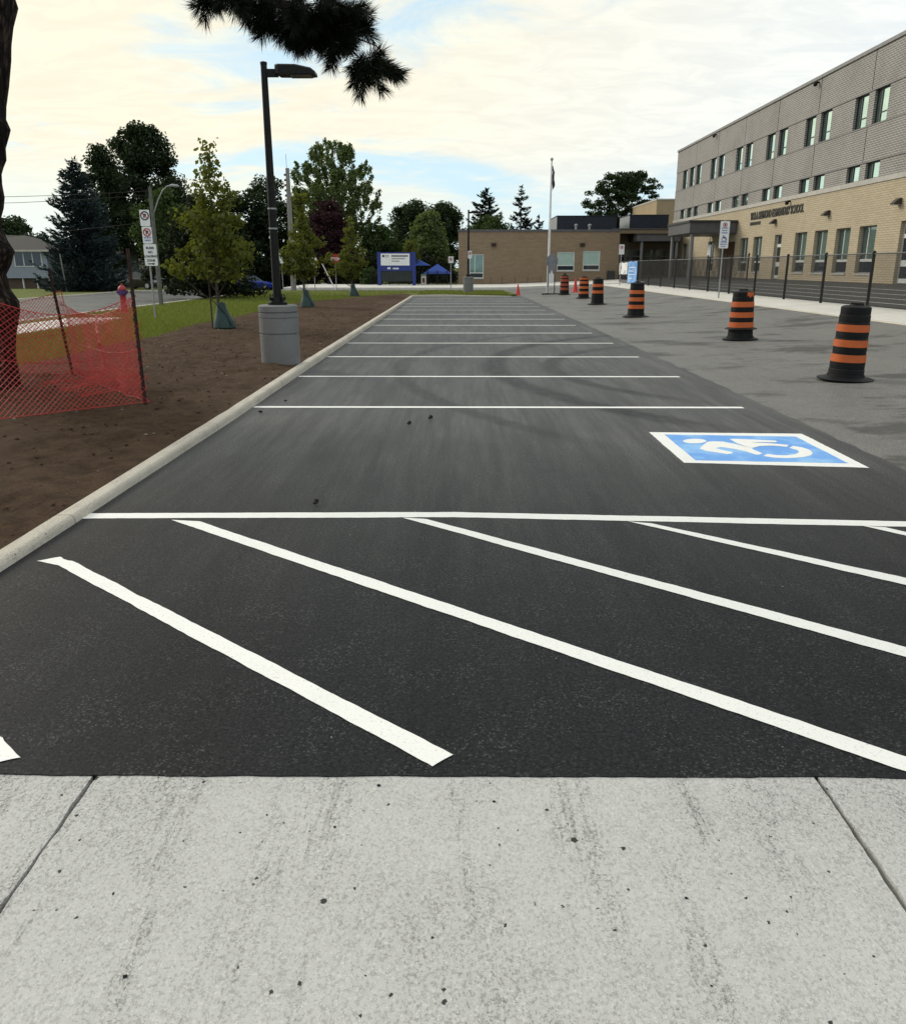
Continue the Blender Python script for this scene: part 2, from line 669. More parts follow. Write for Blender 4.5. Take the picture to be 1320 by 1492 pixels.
k.color(cs); k.rough(.95); k.spec(.1); k.bump(n2, 1.0, .05)
M_LAWN = k.m
M_BLADE = leafmat('grass_blades', (.075, .12, .022), (.19, .21, .055), .3)

M_BLACK = pm('black_metal', (.004, .004, .0045), (.008, .008, .008), 14, .5, spec=.22)
M_STEEL = pm('galvanised_steel', (.34, .35, .36), (.25, .26, .27), 18, .5, metal=.5)
M_WHITE = pm('white_enamel', (.74, .75, .76), (.66, .67, .68), 5, .45)
M_SIGNBLK = pm('sign_black', (.012, .012, .013), (.02, .02, .02), 9, .5)
M_SIGNRED = pm('sign_red', (.42, .02, .03), (.34, .015, .025), 9, .45)
M_SIGNGREY = pm('sign_back_aluminium', (.22, .225, .24), (.17, .175, .19), 7, .5, metal=.3)
M_SIGNBLUE = pm('sign_blue_ink', (.16, .2, .42), (.13, .17, .36), 9, .5)
M_BARK = pm('grey_brown_bark', (.075, .058, .045), (.03, .024, .02), 9, .95, .9, 22, stretch=(1, 1, .25), spec=.1)
M_YBARK = pm('young_bark', (.10, .085, .07), (.06, .05, .042), 14, .9, .5, spec=.15)
M_RUBBER = pm('black_rubber', (.0045, .0047, .0055), (.009, .009, .0095), 9, .6, .25, 60, dirt=(.022, .021, .02), spec=.22)
M_ORANGE = pm('orange_sheeting', (.50, .105, .018), (.42, .085, .016), 6, .5, dirt=(.16, .055, .022))
M_DKORANGE = pm('faded_red_orange_sheeting', (.30, .055, .02), (.24, .045, .02), 6, .55, dirt=(.14, .04, .02))

# ------------------------------------------------------------------ ground sheet to the horizon
def ground_z(x, y):
    dip = -.025 * max(0, min(y, 90) - 55)
    if x < -21: return .06 - .014 * max(0, min(y, 95) - 45)
    if x < -12.3: return -.06 + dip
    if x < -2.42: return (-.03 if x > -6.25 and y < 33 else .05) if y < 53 else -.06
    if x < 3.5: return -.08
    return zr(x) - .18 if x < 11 else zr(x) - .06


gx = [-900, -300, -120, -60, -40, -32, -26, -21.02, -20.98, -16, -12.32, -12.28, -9, -6.3, -6.2, -4, -2.44, -2.40, 0, 3.49, 6, 9.6, 9.75, 11, 11.6, 15, 19, 25, 60, 300, 900]
gy = [-200, -50, -10, 0, 10, 20, 30, 32.9, 33.1, 40, 45, 50, 52.95, 53.05, 55, 60, 70, 80, 90, 95, 110, 150, 300, 1200]
mb = MB()
mb.add([(x, y, ground_z(x, y)) for y in gy for x in gx],
       [(j * len(gx) + i, j * len(gx) + i + 1, (j + 1) * len(gx) + i + 1, (j + 1) * len(gx) + i) for j in range(len(gy) - 1) for i in range(len(gx) - 1)])
structure(mb.build('ground', M_LAWN), 'lawn and open ground round the parking lot')

# ------------------------------------------------------------------ parking lot
def ragged(p, q, step, amp, seed=0):
    p, q = Vector(p), Vector(q)
    n = max(2, int((q - p).length / step))
    d = (q - p).normalized()
    s = Vector((-d.y, d.x, 0))
    out = []
    for i in range(n):
        a = p.lerp(q, i / n)
        w = (noise.noise(a * 3.1 + Vector((seed, 0, 0))) + .6 * noise.noise(a * 17 + Vector((0, seed, 0)))) * amp
        out.append(a + s * (w if 0 < i else 0))
    return out


EDGE = 2.245
lot = []
lot += ragged((-2.52, EDGE, 0), (3.55, EDGE + .012, 0), .035, .009, 1)
lot += ragged((3.55, EDGE + .012, 0), (3.5, 44, 0), .25, .05, 2)
lot += [Vector((3.4, 47.0, 0)), Vector((-2.52, 47.0, 0))]
mb = MB(); mb.poly([p + Vector((0, 0, -.03)) for p in lot], (0, 0, .03))
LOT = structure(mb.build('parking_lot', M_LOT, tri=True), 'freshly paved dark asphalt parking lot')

old = MB()
ys = [-12, 2, 10, 20, 30, 40, 46.0]
xs = [3.3, 4.5, 6, 8, 9.75]
old.add([(x, y, zr(x) - .012) for y in ys for x in xs], [(j * 5 + i, j * 5 + i + 1, j * 5 + i + 6, j * 5 + i + 5) for j in range(len(ys) - 1) for i in range(4)])
ys2 = [46.0, 50, 54, 60.2]
xs2 = [3.3, 4.5, 6, 8, 9.75]
old.add([(x, y, zr(x) - .012) for y in ys2 for x in xs2], [(j * 5 + i, j * 5 + i + 1, j * 5 + i + 6, j * 5 + i + 5) for j in range(3) for i in range(4)])
old.add([(-12.4, 54.0, -.012), (3.3, 54.0, -.012), (3.3, 60.2, -.012), (-12.4, 60.2, -.012)], [(0, 1, 2, 3)])
structure(old.build('driveway', M_OLD), 'older grey asphalt driveway beside the new lot')


def mark(name, pts, mat, z=.0045, step=.022, amp=.006, parent=LOT, seed=0):
    out = []
    n = len(pts)
    for i in range(n):
        out += ragged(pts[i], pts[(i + 1) % n], step, amp, seed + i)
    m = MB()
    m.poly([Vector((p.x, p.y, zr(p.x) + z * .45 - .0006)) for p in out], (0, 0, .0006))
    return m.build(name, mat, parent, tri=True)


def band(name, a, b, w, mat, z=.0045, seed=0):
    a, b = Vector((a[0], a[1], 0)), Vector((b[0], b[1], 0))
    d = (b - a).normalized()
    s = Vector((-d.y, d.x, 0)) * w / 2
    return mark(name, [a - s, b - s, b + s, a + s], mat, z, seed=seed)


y = 9.33
k_ = 0
while y < 44.5:
    band('painted_stall_line', (-2.33, y + .02), (3.24 - .02 * (k_ % 3), y + .01), .10, M_PAINT if k_ < 8 else M_PAINT2, seed=k_)
    y += 2.735
    k_ += 1
# access aisle: border line and diagonal bars
pl = [G(118, 752), G(660, 750), G(1320, 764)]
e = (pl[2] - pl[1]).normalized()
pl[2] = pl[1] + e * ((3.28 - pl[1].x) / e.x)
wv = Vector((0, .057, 0))
mark('painted_aisle_border', [pl[0] - wv, pl[1] - wv, pl[2] - wv, pl[2] + wv, pl[1] + wv, pl[0] + wv], M_PAINT, seed=40)


def bar(u0, u1, l0, l1, ext=0., seed=0):
    a, b, c, d = G(*u0), G(*u1), G(*l0), G(*l1)
    b = b + (b - a) * ext
    d = d + (d - c) * ext
    lim = EDGE + .03
    def clip(p, q):
        return q if q.y > lim else p + (q - p) * ((lim - p.y) / (q.y - p.y))
    def clipx(p, q):
        return q if q.x < 3.3 else p + (q - p) * ((3.3 - p.x) / (q.x - p.x))
    b, d = clipx(a, clip(a, b)), clipx(c, clip(c, d))
    mark('painted_diagonal_bar', [a, c, d, b], M_PAINT, z=.0075, seed=seed)


mark('painted_diagonal_bar', [G(*q) for q in ((54, 818), (88, 812), (92, 815), (105, 818), (660, 1101), (630, 1118), (84, 824))], M_PAINT, z=.0075, seed=50)
bar((290, 760), (1320, 1103), (250, 758), (1320, 1125), .3, 51)
bar((622, 757), (1320, 944), (587, 755), (1320, 958), .8, 52)
bar((948, 763), (1320, 843), (915, 760), (1320, 853), 2.0, 53)
bar((1290, 769), (1320, 776), (1258, 767), (1320, 781), 9, 54)
q0, q1 = G(0, 1071), G(30, 1105)
mark('painted_diagonal_bar', [q1, q1 + Vector((-.09, -.045, 0)), Vector((-2.3, 2.72, 0)), Vector((-2.3, 2.86, 0)), G(4, 1076)], M_PAINT, z=.0075, seed=55)

# accessible parking symbol (traced on the ground, then real painted layers)
def S(cx_, cy):
    return G(940 + cx_ / 3.882, 620 + cy / 3.886)


sym = mark('accessible_symbol', [S(22, 38), S(885, 47), S(1268, 240), S(218, 211)], M_PAINT, seed=60)
sym['label'] = 'blue and white accessible parking symbol painted on asphalt'
mark('blue_field', [S(108, 52), S(850, 64), S(1148, 215), S(285, 198)], M_BLUEP, z=.0075, parent=sym, seed=61)
def curve_mark(name, pts, z, seed):
    mark(name, [S(*p) for p in pts], M_PAINT, z=z, step=.3, amp=.002, parent=sym, seed=seed)
curve_mark('symbol_head', [(280 + 66 * math.cos(t), 90 + 13 * math.sin(t)) for t in np.linspace(0, 2 * math.pi, 28)[:-1]], .0105, 62)
curve_mark('symbol_arm', [(350, 95), (380, 91), (440, 93), (495, 104), (545, 116), (600, 128), (615, 140), (664, 160), (642, 168), (620, 166), (575, 150), (500, 134), (430, 124), (398, 130), (440, 142), (498, 153), (488, 161), (465, 164), (395, 153), (345, 146), (308, 133), (320, 120)], .0105, 63)
curve_mark('symbol_leg', [(478, 80), (500, 78), (735, 88), (748, 93), (738, 98), (640, 97), (600, 99), (700, 103), (812, 113), (800, 124), (720, 117), (650, 119), (608, 130), (560, 118), (520, 104)], .0135, 64)
curve_mark('symbol_wheel', [(835, 117), (885, 125), (930, 140), (948, 156), (938, 170), (900, 180), (850, 185), (790, 187), (725, 184), (668, 175), (690, 163), (745, 170), (800, 171), (850, 165), (872, 152), (858, 140), (815, 129)], .0105, 65)

# ------------------------------------------------------------------ pavement in front
WALK = structure(MB().box(-9, 9, -3.2, 2.28, -.12, -.045).build('sidewalk', M_KERB), 'pale concrete sidewalk along the near edge of the lot')
edges = [-8.05, -5.75, -3.45, -1.145, 1.13, 3.43, 5.73, 8.03]
for i in range(len(edges) - 1):
    a, b = edges[i] + .0075, edges[i + 1] - .0075
    out = ragged((a, -3, -.004), (b, -3, -.004), 1, 0) + ragged((b, -3, -.004), (b, 2.30, -.004), .025, .008, 80 + i) \
        + ragged((b, 2.30, -.004), (a, 2.30, -.004), 1, 0) + ragged((a, 2.30, -.004), (a, -3, -.004), .025, .008, 90 + i)
    m = MB(); m.poly(out, (0, 0, -.06)); m.build('slab', M_WALK, WALK, tri=True)
# crumbs of asphalt and grit lying on the slabs
vs, fs = [], []
def crumbs(n, x0, x1, y0, y1, z, smin, smax, flat=.6):
    V, Fc = [], []
    base = np.array([(1, 0, 0), (-1, 0, 0), (0, 1, 0), (0, -1, 0), (0, 0, 1), (0, 0, -1)], float)
    tri = np.array([(0, 2, 4), (2, 1, 4), (1, 3, 4), (3, 0, 4), (2, 0, 5), (1, 2, 5), (3, 1, 5), (0, 3, 5)])
    for i in range(n):
        s = smin + (smax - smin) * rng.random() ** 4
        b = base * (.6 + .7 * rng.random((6, 1))) * s * np.array([1, 1, flat])
        t = rng.random() * 6.28
        c, sn = math.cos(t), math.sin(t)
        b = b @ np.array([[c, sn, 0], [-sn, c, 0], [0, 0, 1]])
        x, yy = x0 + (x1 - x0) * rng.random(), y0 + (y1 - y0) * rng.random()
        zz = z(x, yy) if callable(z) else z
        V.append(b + (x, yy, zz + s * flat * .4))
        Fc.append(tri + 6 * i)
    return np.concatenate(V), np.concatenate(Fc)


V, Fc = crumbs(150, -2.6, 2.6, .6, 2.3, -.004, .0012, .0075)
tag(npmesh('asphalt_crumbs', V, Fc, pm('crumb_black', (.014, .014, .015), rough=.9)), 'black asphalt crumbs scattered on the concrete slabs', kind='stuff')
V, Fc = crumbs(260, -2.3, 3.3, 2.4, 14, .001, .0015, .007)
tag(npmesh('pale_grit', V, Fc, pm('grit', (.35, .33, .30), (.2, .19, .17), rough=.9)), 'pale grit scattered over the fresh asphalt', kind='stuff')

# ------------------------------------------------------------------ kerb of the planting strip
def kerb_ring(p, nrm, h, w, base=-.05):
    """section across the kerb; nrm points away from the lot"""
    pr = [(0, base), (0.006, h * .5), (.012, h - .014), (.022, h - .004), (.034, h), (w - .015, h - .003), (w, h - .02), (w, base)]
    return [Vector((p[0] + nrm[0] * a, p[1] + nrm[1] * a, p[2] + z)) for a, z in pr]


def kx(yy):
    return -2.40 + .058 * max(0, min(1, (yy - 4) / 4.5))


def kh(yy):
    return .048 + .03 * max(0, min(1, (yy - 4) / 4.5)) + .022 * max(0, min(1, (yy - 8.5) / 5))


KERB = structure(MB().box(-2.46, -2.43, -1, 44, -.08, .01).build('kerb_left', M_KERB), 'concrete kerb between parking lot and bare soil')
y0 = -1.2
while y0 < 43.5:
    y1 = min(y0 + 3.05, 44.0)
    rs = []
    n = 8
    for i in range(n + 1):
        yy = y0 + .006 + (y1 - y0 - .012) * i / n
        wob = .008 * noise.noise(Vector((yy * 1.3, 1, 0)))
        rs.append(kerb_ring((kx(yy) + wob, yy, .005 * noise.noise(Vector((yy * 2, 5, 0)))), (-1, 0), kh(yy), .135))
    MB().rings(rs).build('kerb_stone', M_KERB, KERB, smooth=True)
    y0 = y1
rs = []
for i in range(11):                       # rounded far corner
    t = i / 10 * math.pi / 2
    c0 = (-2.342 + 1.6, 44.05, 0)
    rs.append(kerb_ring((c0[0] - 1.6 * math.cos(t), c0[1] + 1.6 * math.sin(t), 0), (-math.cos(t), math.sin(t)), .10, .135))
MB().rings(rs).build('kerb_stone', M_KERB, KERB, smooth=True)
for i in range(3):
    xa, xb = -.735 + i * 1.2, -.745 + (i + 1) * 1.2
    h0, h1 = .10 - .025 * i, .10 - .025 * (i + 1)
    MB().rings([kerb_ring((xa, 45.65, 0), (0, 1), h0, .17), kerb_ring((xb, 45.65, 0), (0, 1), h1, .17)]).build('kerb_stone', M_KERB, KERB, smooth=True)

# island of grass past the lot end
pts = [(-2.25, 44.6), (-2.0, 45.5), (-.9, 45.8), (2.8, 45.8), (3.2, 47), (3.0, 52), (1.5, 53.9), (-12.2, 53.9), (-12.2, 46), (-2.6, 44.0)]
m = MB(); m.poly([(a, b, .085) for a, b in pts], (0, 0, -.1))
structure(m.build('grass_island', M_LAWN, tri=True), 'strip of short grass past the end of the lot')

# ------------------------------------------------------------------ bare soil strip
def soil_edge(yy):
    w = -6.75 + .35 * noise.noise(Vector((yy * .25, 3, 0))) + .15 * noise.noise(Vector((yy * 1.3, 8, 0)))
    return w + max(0, yy - 36) * .30


def soil_z(x, yy):
    e = soil_edge(yy)
    f = max(0, min(1, (x - e) / .5)) * max(0, min(1, (-2.47 - x) / .3))
    p = Vector((x, yy, 0))
    lv = .097 + (kh(yy) - .012 - .097) * max(0, min(1, (x + 4.2) / 1.6))
    return lv + f * (.012 + .035 * noise.noise(p * .9) + .030 * noise.noise(p * 3.3) + .020 * noise.noise(p * 9) + .010 * noise.noise(p * 23))


ny, nx = 330, 90
V = []
for j in range(ny):
    yy = -1 + 47.0 * (j / (ny - 1)) ** 1.6
    e = soil_edge(yy)
    for i in range(nx):
        x = e + (-2.44 - e) * i / (nx - 1)
        V.append((x, yy, soil_z(x, yy)))
ii = np.arange(ny * nx).reshape(ny, nx)
Fq = np.stack([ii[:-1, :-1], ii[:-1, 1:], ii[1:, 1:], ii[1:, :-1]], -1).reshape(-1, 4)
structure(npmesh('soil_bed', V, Fq, M_SOIL, smooth=True), 'strip of bare dark brown soil behind the kerb')
V, Fc = crumbs(5200, -6.4, -2.5, 2.5, 26, lambda x, yy: soil_z(x, yy) - .003, .004, .026, .55)
tag(npmesh('soil_clods', V, Fc, pm('clod', (.075, .044, .026), (.048, .028, .017), 20, .95, spec=.1)), 'loose clods lying on the bare soil', kind='stuff')
V, Fc = crumbs(420, -6.2, -2.6, 2.5, 20, lambda x, yy: soil_z(x, yy), .004, .03)
tag(npmesh('soil_stones', V, Fc, pm('soil_stone', (.26, .22, .18), (.16, .13, .10), 20, .9)), 'small pale stones and chips in the bare soil', kind='stuff')

# ------------------------------------------------------------------ grass blades
def blades(n, xf, y0, y1, z, h, name, label):
    u = rng.random(n)
    yy = y0 + (y1 - y0) * u ** 1.5
    x = np.array([xf(t, r) for t, r in zip(yy, rng.random(n))])
    if name == 'grass' and h > .07:
        on = (x > -12.35) & (x < -9.88) & (yy < 25.3)
        x = np.where(on, -9.8 + 3.0 * rng.random(n), x)
    hh = h * (.5 + rng.random(n))
    t = rng.random(n) * 6.28
    w = .006 + .010 * rng.random(n) + yy * .0003
    lean = (rng.random((n, 2)) - .5) * .9 * hh[:, None]
    b = np.stack([x, yy, np.full(n, z)], -1)
    d = np.stack([np.cos(t) * w, np.sin(t) * w, np.zeros(n)], -1)
    tip = b + np.concatenate([lean, hh[:, None]], 1)
    V = np.stack([b - d, b + d, tip], 1).reshape(-1, 3)
    return tag(npmesh(name, V, np.arange(3 * n).reshape(-1, 3), M_BLADE), label, kind='stuff')


blades(52000, lambda t, r: soil_edge(t) + .12 - r ** 1.3 * (soil_edge(t) + 12.2), 9, 54, .05, .075, 'grass', 'short green lawn grass between the soil and the road')
blades(9000, lambda t, r: -2.2 + r * 5.0, 45.9, 53.5, .08, .06, 'grass', 'short grass on the island past the lot')

# ------------------------------------------------------------------ street and its walks on the left
rd = MB()
yv = [-40, 0, 20, 40, 55, 65, 75, 90, 160]
for xa, xb in ((-21.0, -12.3),):
    rd.add([(x, yq, -.02 - .025 * max(0, min(yq, 90) - 55)) for yq in yv for x in (xa, xb)], [(2 * i, 2 * i + 1, 2 * i + 3, 2 * i + 2) for i in range(len(yv) - 1)])
structure(rd.build('road', M_ROAD), 'pale grey street passing the houses')
WK = structure(MB().box(-11.5, -9.95, 8, 25.2, -.05, .06).build('roadside_walk', M_KERB), 'pale concrete walk beside the street')
for i in range(11):
    MB().cbox(-11.5, -9.95, 8.01 + i * 1.55, 8.0 + (i + 1) * 1.55, .04, .085, .008).build('slab', M_FARWALK, WK)
AP = structure(MB().box(-12.28, -11.52, 12, 21, -.03, .055).build('driveway_apron', M_FARWALK), 'concrete apron between walk and street')
K2 = structure(MB().box(-12.45, -12.33, -40, 53, -.09, -.03).build('street_kerb', M_KERB), 'concrete kerb of the street')
for i in range(22):
    MB().rings([kerb_ring((-12.46, -10 + i * 2.9 + .01, 0), (1, 0), .09, .16), kerb_ring((-12.46, -10 + (i + 1) * 2.9 - .01, 0), (1, 0), .09, .16)]).build('kerb_stone', M_KERB, K2)
for i in range(22):
    z0, z1 = (-.025 * max(0, min(t, 90) - 55) for t in (8 + i * 2.9, 8 + (i + 1) * 2.9))
    MB().rings([kerb_ring((-20.85, 8 + i * 2.9 + .01, z0), (-1, 0), .08, .16), kerb_ring((-20.85, 8 + (i + 1) * 2.9 - .01, z1), (-1, 0), .08, .16)]).build('kerb_stone', M_KERB, K2)

# far walk in front of the low wing, and cross walk
FW = MB()
xs = [-12.4, -6, 0, 3.5, 9.7, 11.6, 13.2]
zz = [.12, .12, .12, .14, .38, .45, .52]
FW.add([(x, 60.2, z) for x, z in zip(xs, zz)] + [(x, 69.9, z + .03) for x, z in zip(xs, zz)], [(i, i + 1, i + 8, i + 7) for i in range(6)])
FW.add([(x, 60.2, z) for x, z in zip(xs, zz)] + [(x, 60.2, z - .25) for x, z in zip(xs, zz)], [(i, i + 1, i + 8, i + 7) for i in range(6)])
structure(FW.build('far_sidewalk', M_FARWALK), 'wide pale concrete walk in front of the low wing')

# ------------------------------------------------------------------ school side: kerb, walk, yard
KR = structure(MB().box(9.80, 9.86, -4, 58, -.05, .1).build('kerb_right', M_KERB), 'concrete kerb of the school walk')
y0 = -4.
while y0 < 57.5:
    n = 5
    rs = [kerb_ring((9.7, y0 + .008 + 2.984 * i / n, .2), (1, 0), .135, .18, -.1) for i in range(n + 1)]
    MB().rings(rs).build('kerb_stone', M_KERB, KR, smooth=True)
    y0 += 3
SW = structure(MB().box(9.89, 11.9, -4, 60.15, .1, .2).build('school_walk', M_KERB), 'pale concrete walk between kerb and chain link fence')
y0 = -4.
while y0 < 60:
    y1 = min(y0 + 1.8, 60.15)
    m = MB()
    m.rings([[(9.885, yy, .2), (9.885, yy, .325), (9.9, yy, .333), (11.9, yy, .432), (11.9, yy, .2)] for yy in (y0 + .007, y1 - .007)])
    m.build('slab', M_FARWALK, SW)
    y0 = y1
YD = MB()
YD.add([(11.85, -6, .415), (19.05, -6, .82), (19.05, 78, .82), (11.85, 78, .415)], [(0, 1, 2, 3)])
YARD = structure(YD.build('school_yard', M_YARD), 'asphalt school yard with faint painted lines')
for x, ya, yb in ((12.9, 20, 52), (14.0, 20, 50), (15.2, 18, 54), (16.6, 18, 48)):
    z = .415 + (x - 11.85) / 7.2 * .405 + .003
    m = MB(); m.add([(x - .04, ya, z - .0025), (x + .04, ya, z + .002), (x + .04, yb, z + .002), (x - .04, yb, z - .0025)], [(0, 1, 2, 3)])
    m.build('painted_line', M_PAINT2, YARD)

# ------------------------------------------------------------------ buildings: materials
def brickmat(name, c1, c2, mortar, bw, bh, axis, mort=.012, bump=.6, bands=None):
    k = Mat(name)
    t = k.n('ShaderNodeTexCoord')
    s = k.n('ShaderNodeSeparateXYZ')
    k.t.links.new(t.outputs['Object'], s.inputs[0])
    c = k.n('ShaderNodeCombineXYZ')
    k.t.links.new(s.outputs[axis], c.inputs[0])
    k.t.links.new(s.outputs[2], c.inputs[1])
    b = k.n('ShaderNodeTexBrick')
    k.t.links.new(c.outputs[0], b.inputs['Vector'])
    b.inputs['Color1'].default_value = (*c1, 1)
    b.inputs['Color2'].default_value = (*c2, 1)
    b.inputs['Mortar'].default_value = (*mortar, 1)
    b.inputs['Scale'].default_value = 1
    b.inputs['Brick Width'].default_value = bw
    b.inputs['Row Height'].default_value = bh
    b.inputs['Mortar Size'].default_value = mort
    b.inputs['Mortar Smooth'].default_value = .2
    b.inputs['Bias'].default_value = .1
    col = k.mix(k.ramp(k.noise(.5, 6, .65), .42, .72, 0, .35), b.outputs[0], tuple(x * .72 for x in c2))
    col = k.mix(k.ramp(k.noise(25, 5, .7), .45, .75, 0, .3), col, tuple(x * 1.15 for x in c1))
    k.color(col)
    k.rough(.9)
    k.spec(.2)
    inv = k.math('SUBTRACT', 1.0, b.outputs['Fac'])
    k.bump(k.math('ADD', inv, k.math('MULTIPLY', k.noise(60, 4, .6), .25)), bump, .012)
    MATS[name] = k.m
    return k.m


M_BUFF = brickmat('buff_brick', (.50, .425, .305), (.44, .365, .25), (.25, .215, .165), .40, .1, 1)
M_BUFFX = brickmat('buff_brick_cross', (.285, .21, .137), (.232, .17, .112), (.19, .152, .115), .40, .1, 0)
M_GREYB = brickmat('grey_brick', (.175, .162, .152), (.215, .20, .187), (.46, .44, .415), .30, .10, 1, .018)
M_DARKJ = pm('joint_black', (.012, .012, .012), rough=.9)
M_COPE = pm('stone_coping', (.46, .44, .40), (.38, .36, .33), 3, .85, .3)
M_CAPM = pm('metal_cap', (.22, .21, .205), (.17, .165, .16), 4, .5, metal=.3)
M_FASCIA = pm('grey_fascia', (.095, .092, .098), (.075, .073, .078), 3, .55)
M_FRAMEW = pm('white_window_frame', (.60, .61, .60), (.52, .53, .52), 4, .5)
M_FRAMED = pm('dark_window_frame', (.03, .032, .034), (.02, .022, .022), 6, .5)
M_FRAMEM = pm('mid_grey_frame', (.22, .23, .235), (.17, .18, .18), 6, .5)
M_INSIDE = pm('dim_interior', (.035, .035, .034), (.02, .02, .02), 1.2, .9)
M_NAVY = pm('rooftop_screen', (.012, .016, .030), (.008, .011, .02), 2, .6)
M_BLIND = pm('roller_blind', (.34, .46, .42), (.30, .41, .38), 2, .8)
M_WOODDOOR = pm('brown_timber', (.10, .055, .025), (.06, .032, .016), 3, .7, .3, stretch=(1, 1, .2))
M_COLUMN = pm('grey_column', (.20, .205, .215), (.16, .165, .175), 3, .55)


def glass(name, tint, metal, rough=.04):
    k = Mat(name)
    k.color(k.mix(k.ramp(k.noise(1.3, 3), .35, .65), tint, tuple(x * .85 for x in tint)))
    k.b.inputs['Metallic'].default_value = metal
    k.rough(rough)
    k.spec(.8)
    k.bump(k.noise(.9, 2, .5), .05, .02)
    MATS[name] = k.m
    return k.m


M_SKYGL = glass('coated_sky_glass', (.62, .86, .80), .88)
M_DARKGL = glass('dark_green_glass', (.060, .095, .088), .25)
M_MIDGL = glass('green_grey_glass', (.16, .25, .225), .45)
M_BLUEGL = glass('dark_door_glass', (.030, .040, .050), .25)

# ------------------------------------------------------------------ three storey school wing
XF, Y_END, Y_NEAR = 19.0, 77.3, 14.0
school = thing('school_building', (XF, 45, .8), 'three storey school wing, grey brick above a buff brick ground storey', 'building')
sb = lambda x0, x1, y0, y1, z0, z1, name, mat, par=school, **kw: MB().box(x0, x1, y0, y1, z0, z1).build(name, mat, par, **kw)
ZR, Z1, Z2, Z3, Z4, Z5 = 11.0, 9.30, 7.78, 6.20, 5.42, 5.2
sb(XF + .34, 38, Y_NEAR + .3, Y_END - .1, .5, ZR - .1, 'core', M_INSIDE)
sb(XF + .30, 38.2, Y_END - .1, Y_END - .01, .5, ZR - .05, 'end_wall', M_GREYB)
sb(XF - .07, 38.4, Y_NEAR, Y_END + .06, ZR + .0, ZR + .16, 'roof_cap', M_CAPM)
sb(XF - .05, XF + .33, Y_NEAR, Y_END, Z5, Z4, 'ledge', M_COPE)
Js = [41.95 + 5.88 * i for i in range(-5, 6)]
jb = [Y_NEAR] + [j for j in Js if j > Y_NEAR + .5] + [Y_END]
for a, b in zip(jb, jb[1:]):
    sb(XF, XF + .3, a + .035, b - .035, Z1 + .03, ZR - .005, 'grey_panel', M_GREYB)
    sb(XF, XF + .3, a + .035, b - .035, Z3 + .03, Z2 - .03, 'grey_panel', M_GREYB)
    sb(XF + .004, XF + .3, b - .034, b + .034, Z3 + .03, Z2 - .03, 'control_joint', M_DARKJ)
    sb(XF + .004, XF + .3, b - .034, b + .034, Z1 + .03, ZR - .01, 'control_joint', M_DARKJ)
for z in (Z1, Z2, Z3):
    sb(XF - .02, XF + .29, Y_NEAR + .01, Y_END - .01, z - .027, z + .027, 'string_course', M_CAPM)
wins = []
for j in Js:
    if j < Y_NEAR + 3:
        continue
    wins += [(j - 1.70, j - .35), (j + .25, j + 1.60)]
wins.append((73.75, 75.1))
wins = sorted(w for w in wins if w[0] > Y_NEAR and w[1] < Y_END - .5)
rr = random.Random(3)
for za, zb, low in ((Z2 + .03, Z1 - .03, False), (Z4 + .0, Z3 - .03, True)):
    last = Y_NEAR
    for wa, wb in wins + [(Y_END, Y_END + 1)]:
        if wa - last > .06:
            sb(XF + .012, XF + .3, last + .003, wa - .003, za + .002, zb - .002, 'pier', M_GREYB)
        last = wb
    for wa, wb in wins:
        if wb < 30 and low:
            pass
        w = MB()
        f = .055
        w.box(XF + .13, XF + .20, wa, wa + f, za, zb).box(XF + .13, XF + .20, wb - f, wb, za, zb)
        w.box(XF + .13, XF + .20, wa + f, wb - f, zb - f, zb).box(XF + .13, XF + .20, wa + f, wb - f, za, za + f)
        wo_ = w.build('window', M_FRAMED, school)
        mid = wa + (wb - wa) * .66
        MB().box(XF + .135, XF + .19, mid - .03, mid + .03, za + f, zb - f).build('mullion', M_FRAMED, wo_)
        MB().box(XF + .165, XF + .175, wa + f, mid - .03, za + f, zb - f).build('pane', M_SKYGL, wo_)
        MB().box(XF + .165, XF + .175, mid + .03, wb - f, za + f, zb - f).build('pane', M_DARKGL, wo_)
        if not low:
            MB().box(XF + .135, XF + .185, wa + f, mid - .03, za + .42, za + .465).build('transom', M_FRAMED, wo_)
# ground storey
op = []       # (ya, yb, z0, z1, kind)
for xa, xb in ((1075.9, 1087.6), (1095.5, 1107.8), (1155, 1172), (1183, 1201.6), (1213.6, 1234.3), (1246.9, 1271.4)):
    op.append((PX(xb, 375, XF).y, PX(xa, 375, XF).y, 1.20, 3.36, 'win'))
op.append((PX(1135.9, 375, XF).y, PX(1125.8, 375, XF).y, .82, 3.36, 'door'))
op.append((37.55 - 1.35, 37.55, .82, 3.42, 'door'))
op.append((PX(1069, 375, XF).y, PX(1048, 375, XF).y, .82, 3.2, 'porch'))
op += [(64.45, 66.05, 1.2, 3.36, 'win'), (72.0, 73.5, 1.2, 3.36, 'win')]
op += [(30.6, 32.2, 1.2, 3.36, 'win'), (27.8, 29.4, 1.2, 3.36, 'win'), (22, 23.6, 1.2, 3.36, 'win')]
op.sort()
last = Y_NEAR
for ya, yb, z0, z1, kind in op + [(Y_END, Y_END + 1, 0, 0, '')]:
    if ya - last > .02:
        sb(XF, XF + .32, last, ya, .5, Z5, 'brick_wall', M_BUFF)
    if kind:
        sb(XF, XF + .32, ya, yb, z1, Z5, 'brick_wall', M_BUFF)
        if z0 > 1:
            sb(XF, XF + .32, ya, yb, .5, z0 - .06, 'brick_wall', M_BUFF)
            sill = sb(XF - .045, XF + .25, ya + .01, yb - .01, z0 - .058, z0 + .02, 'sill', M_COPE)
    last = yb


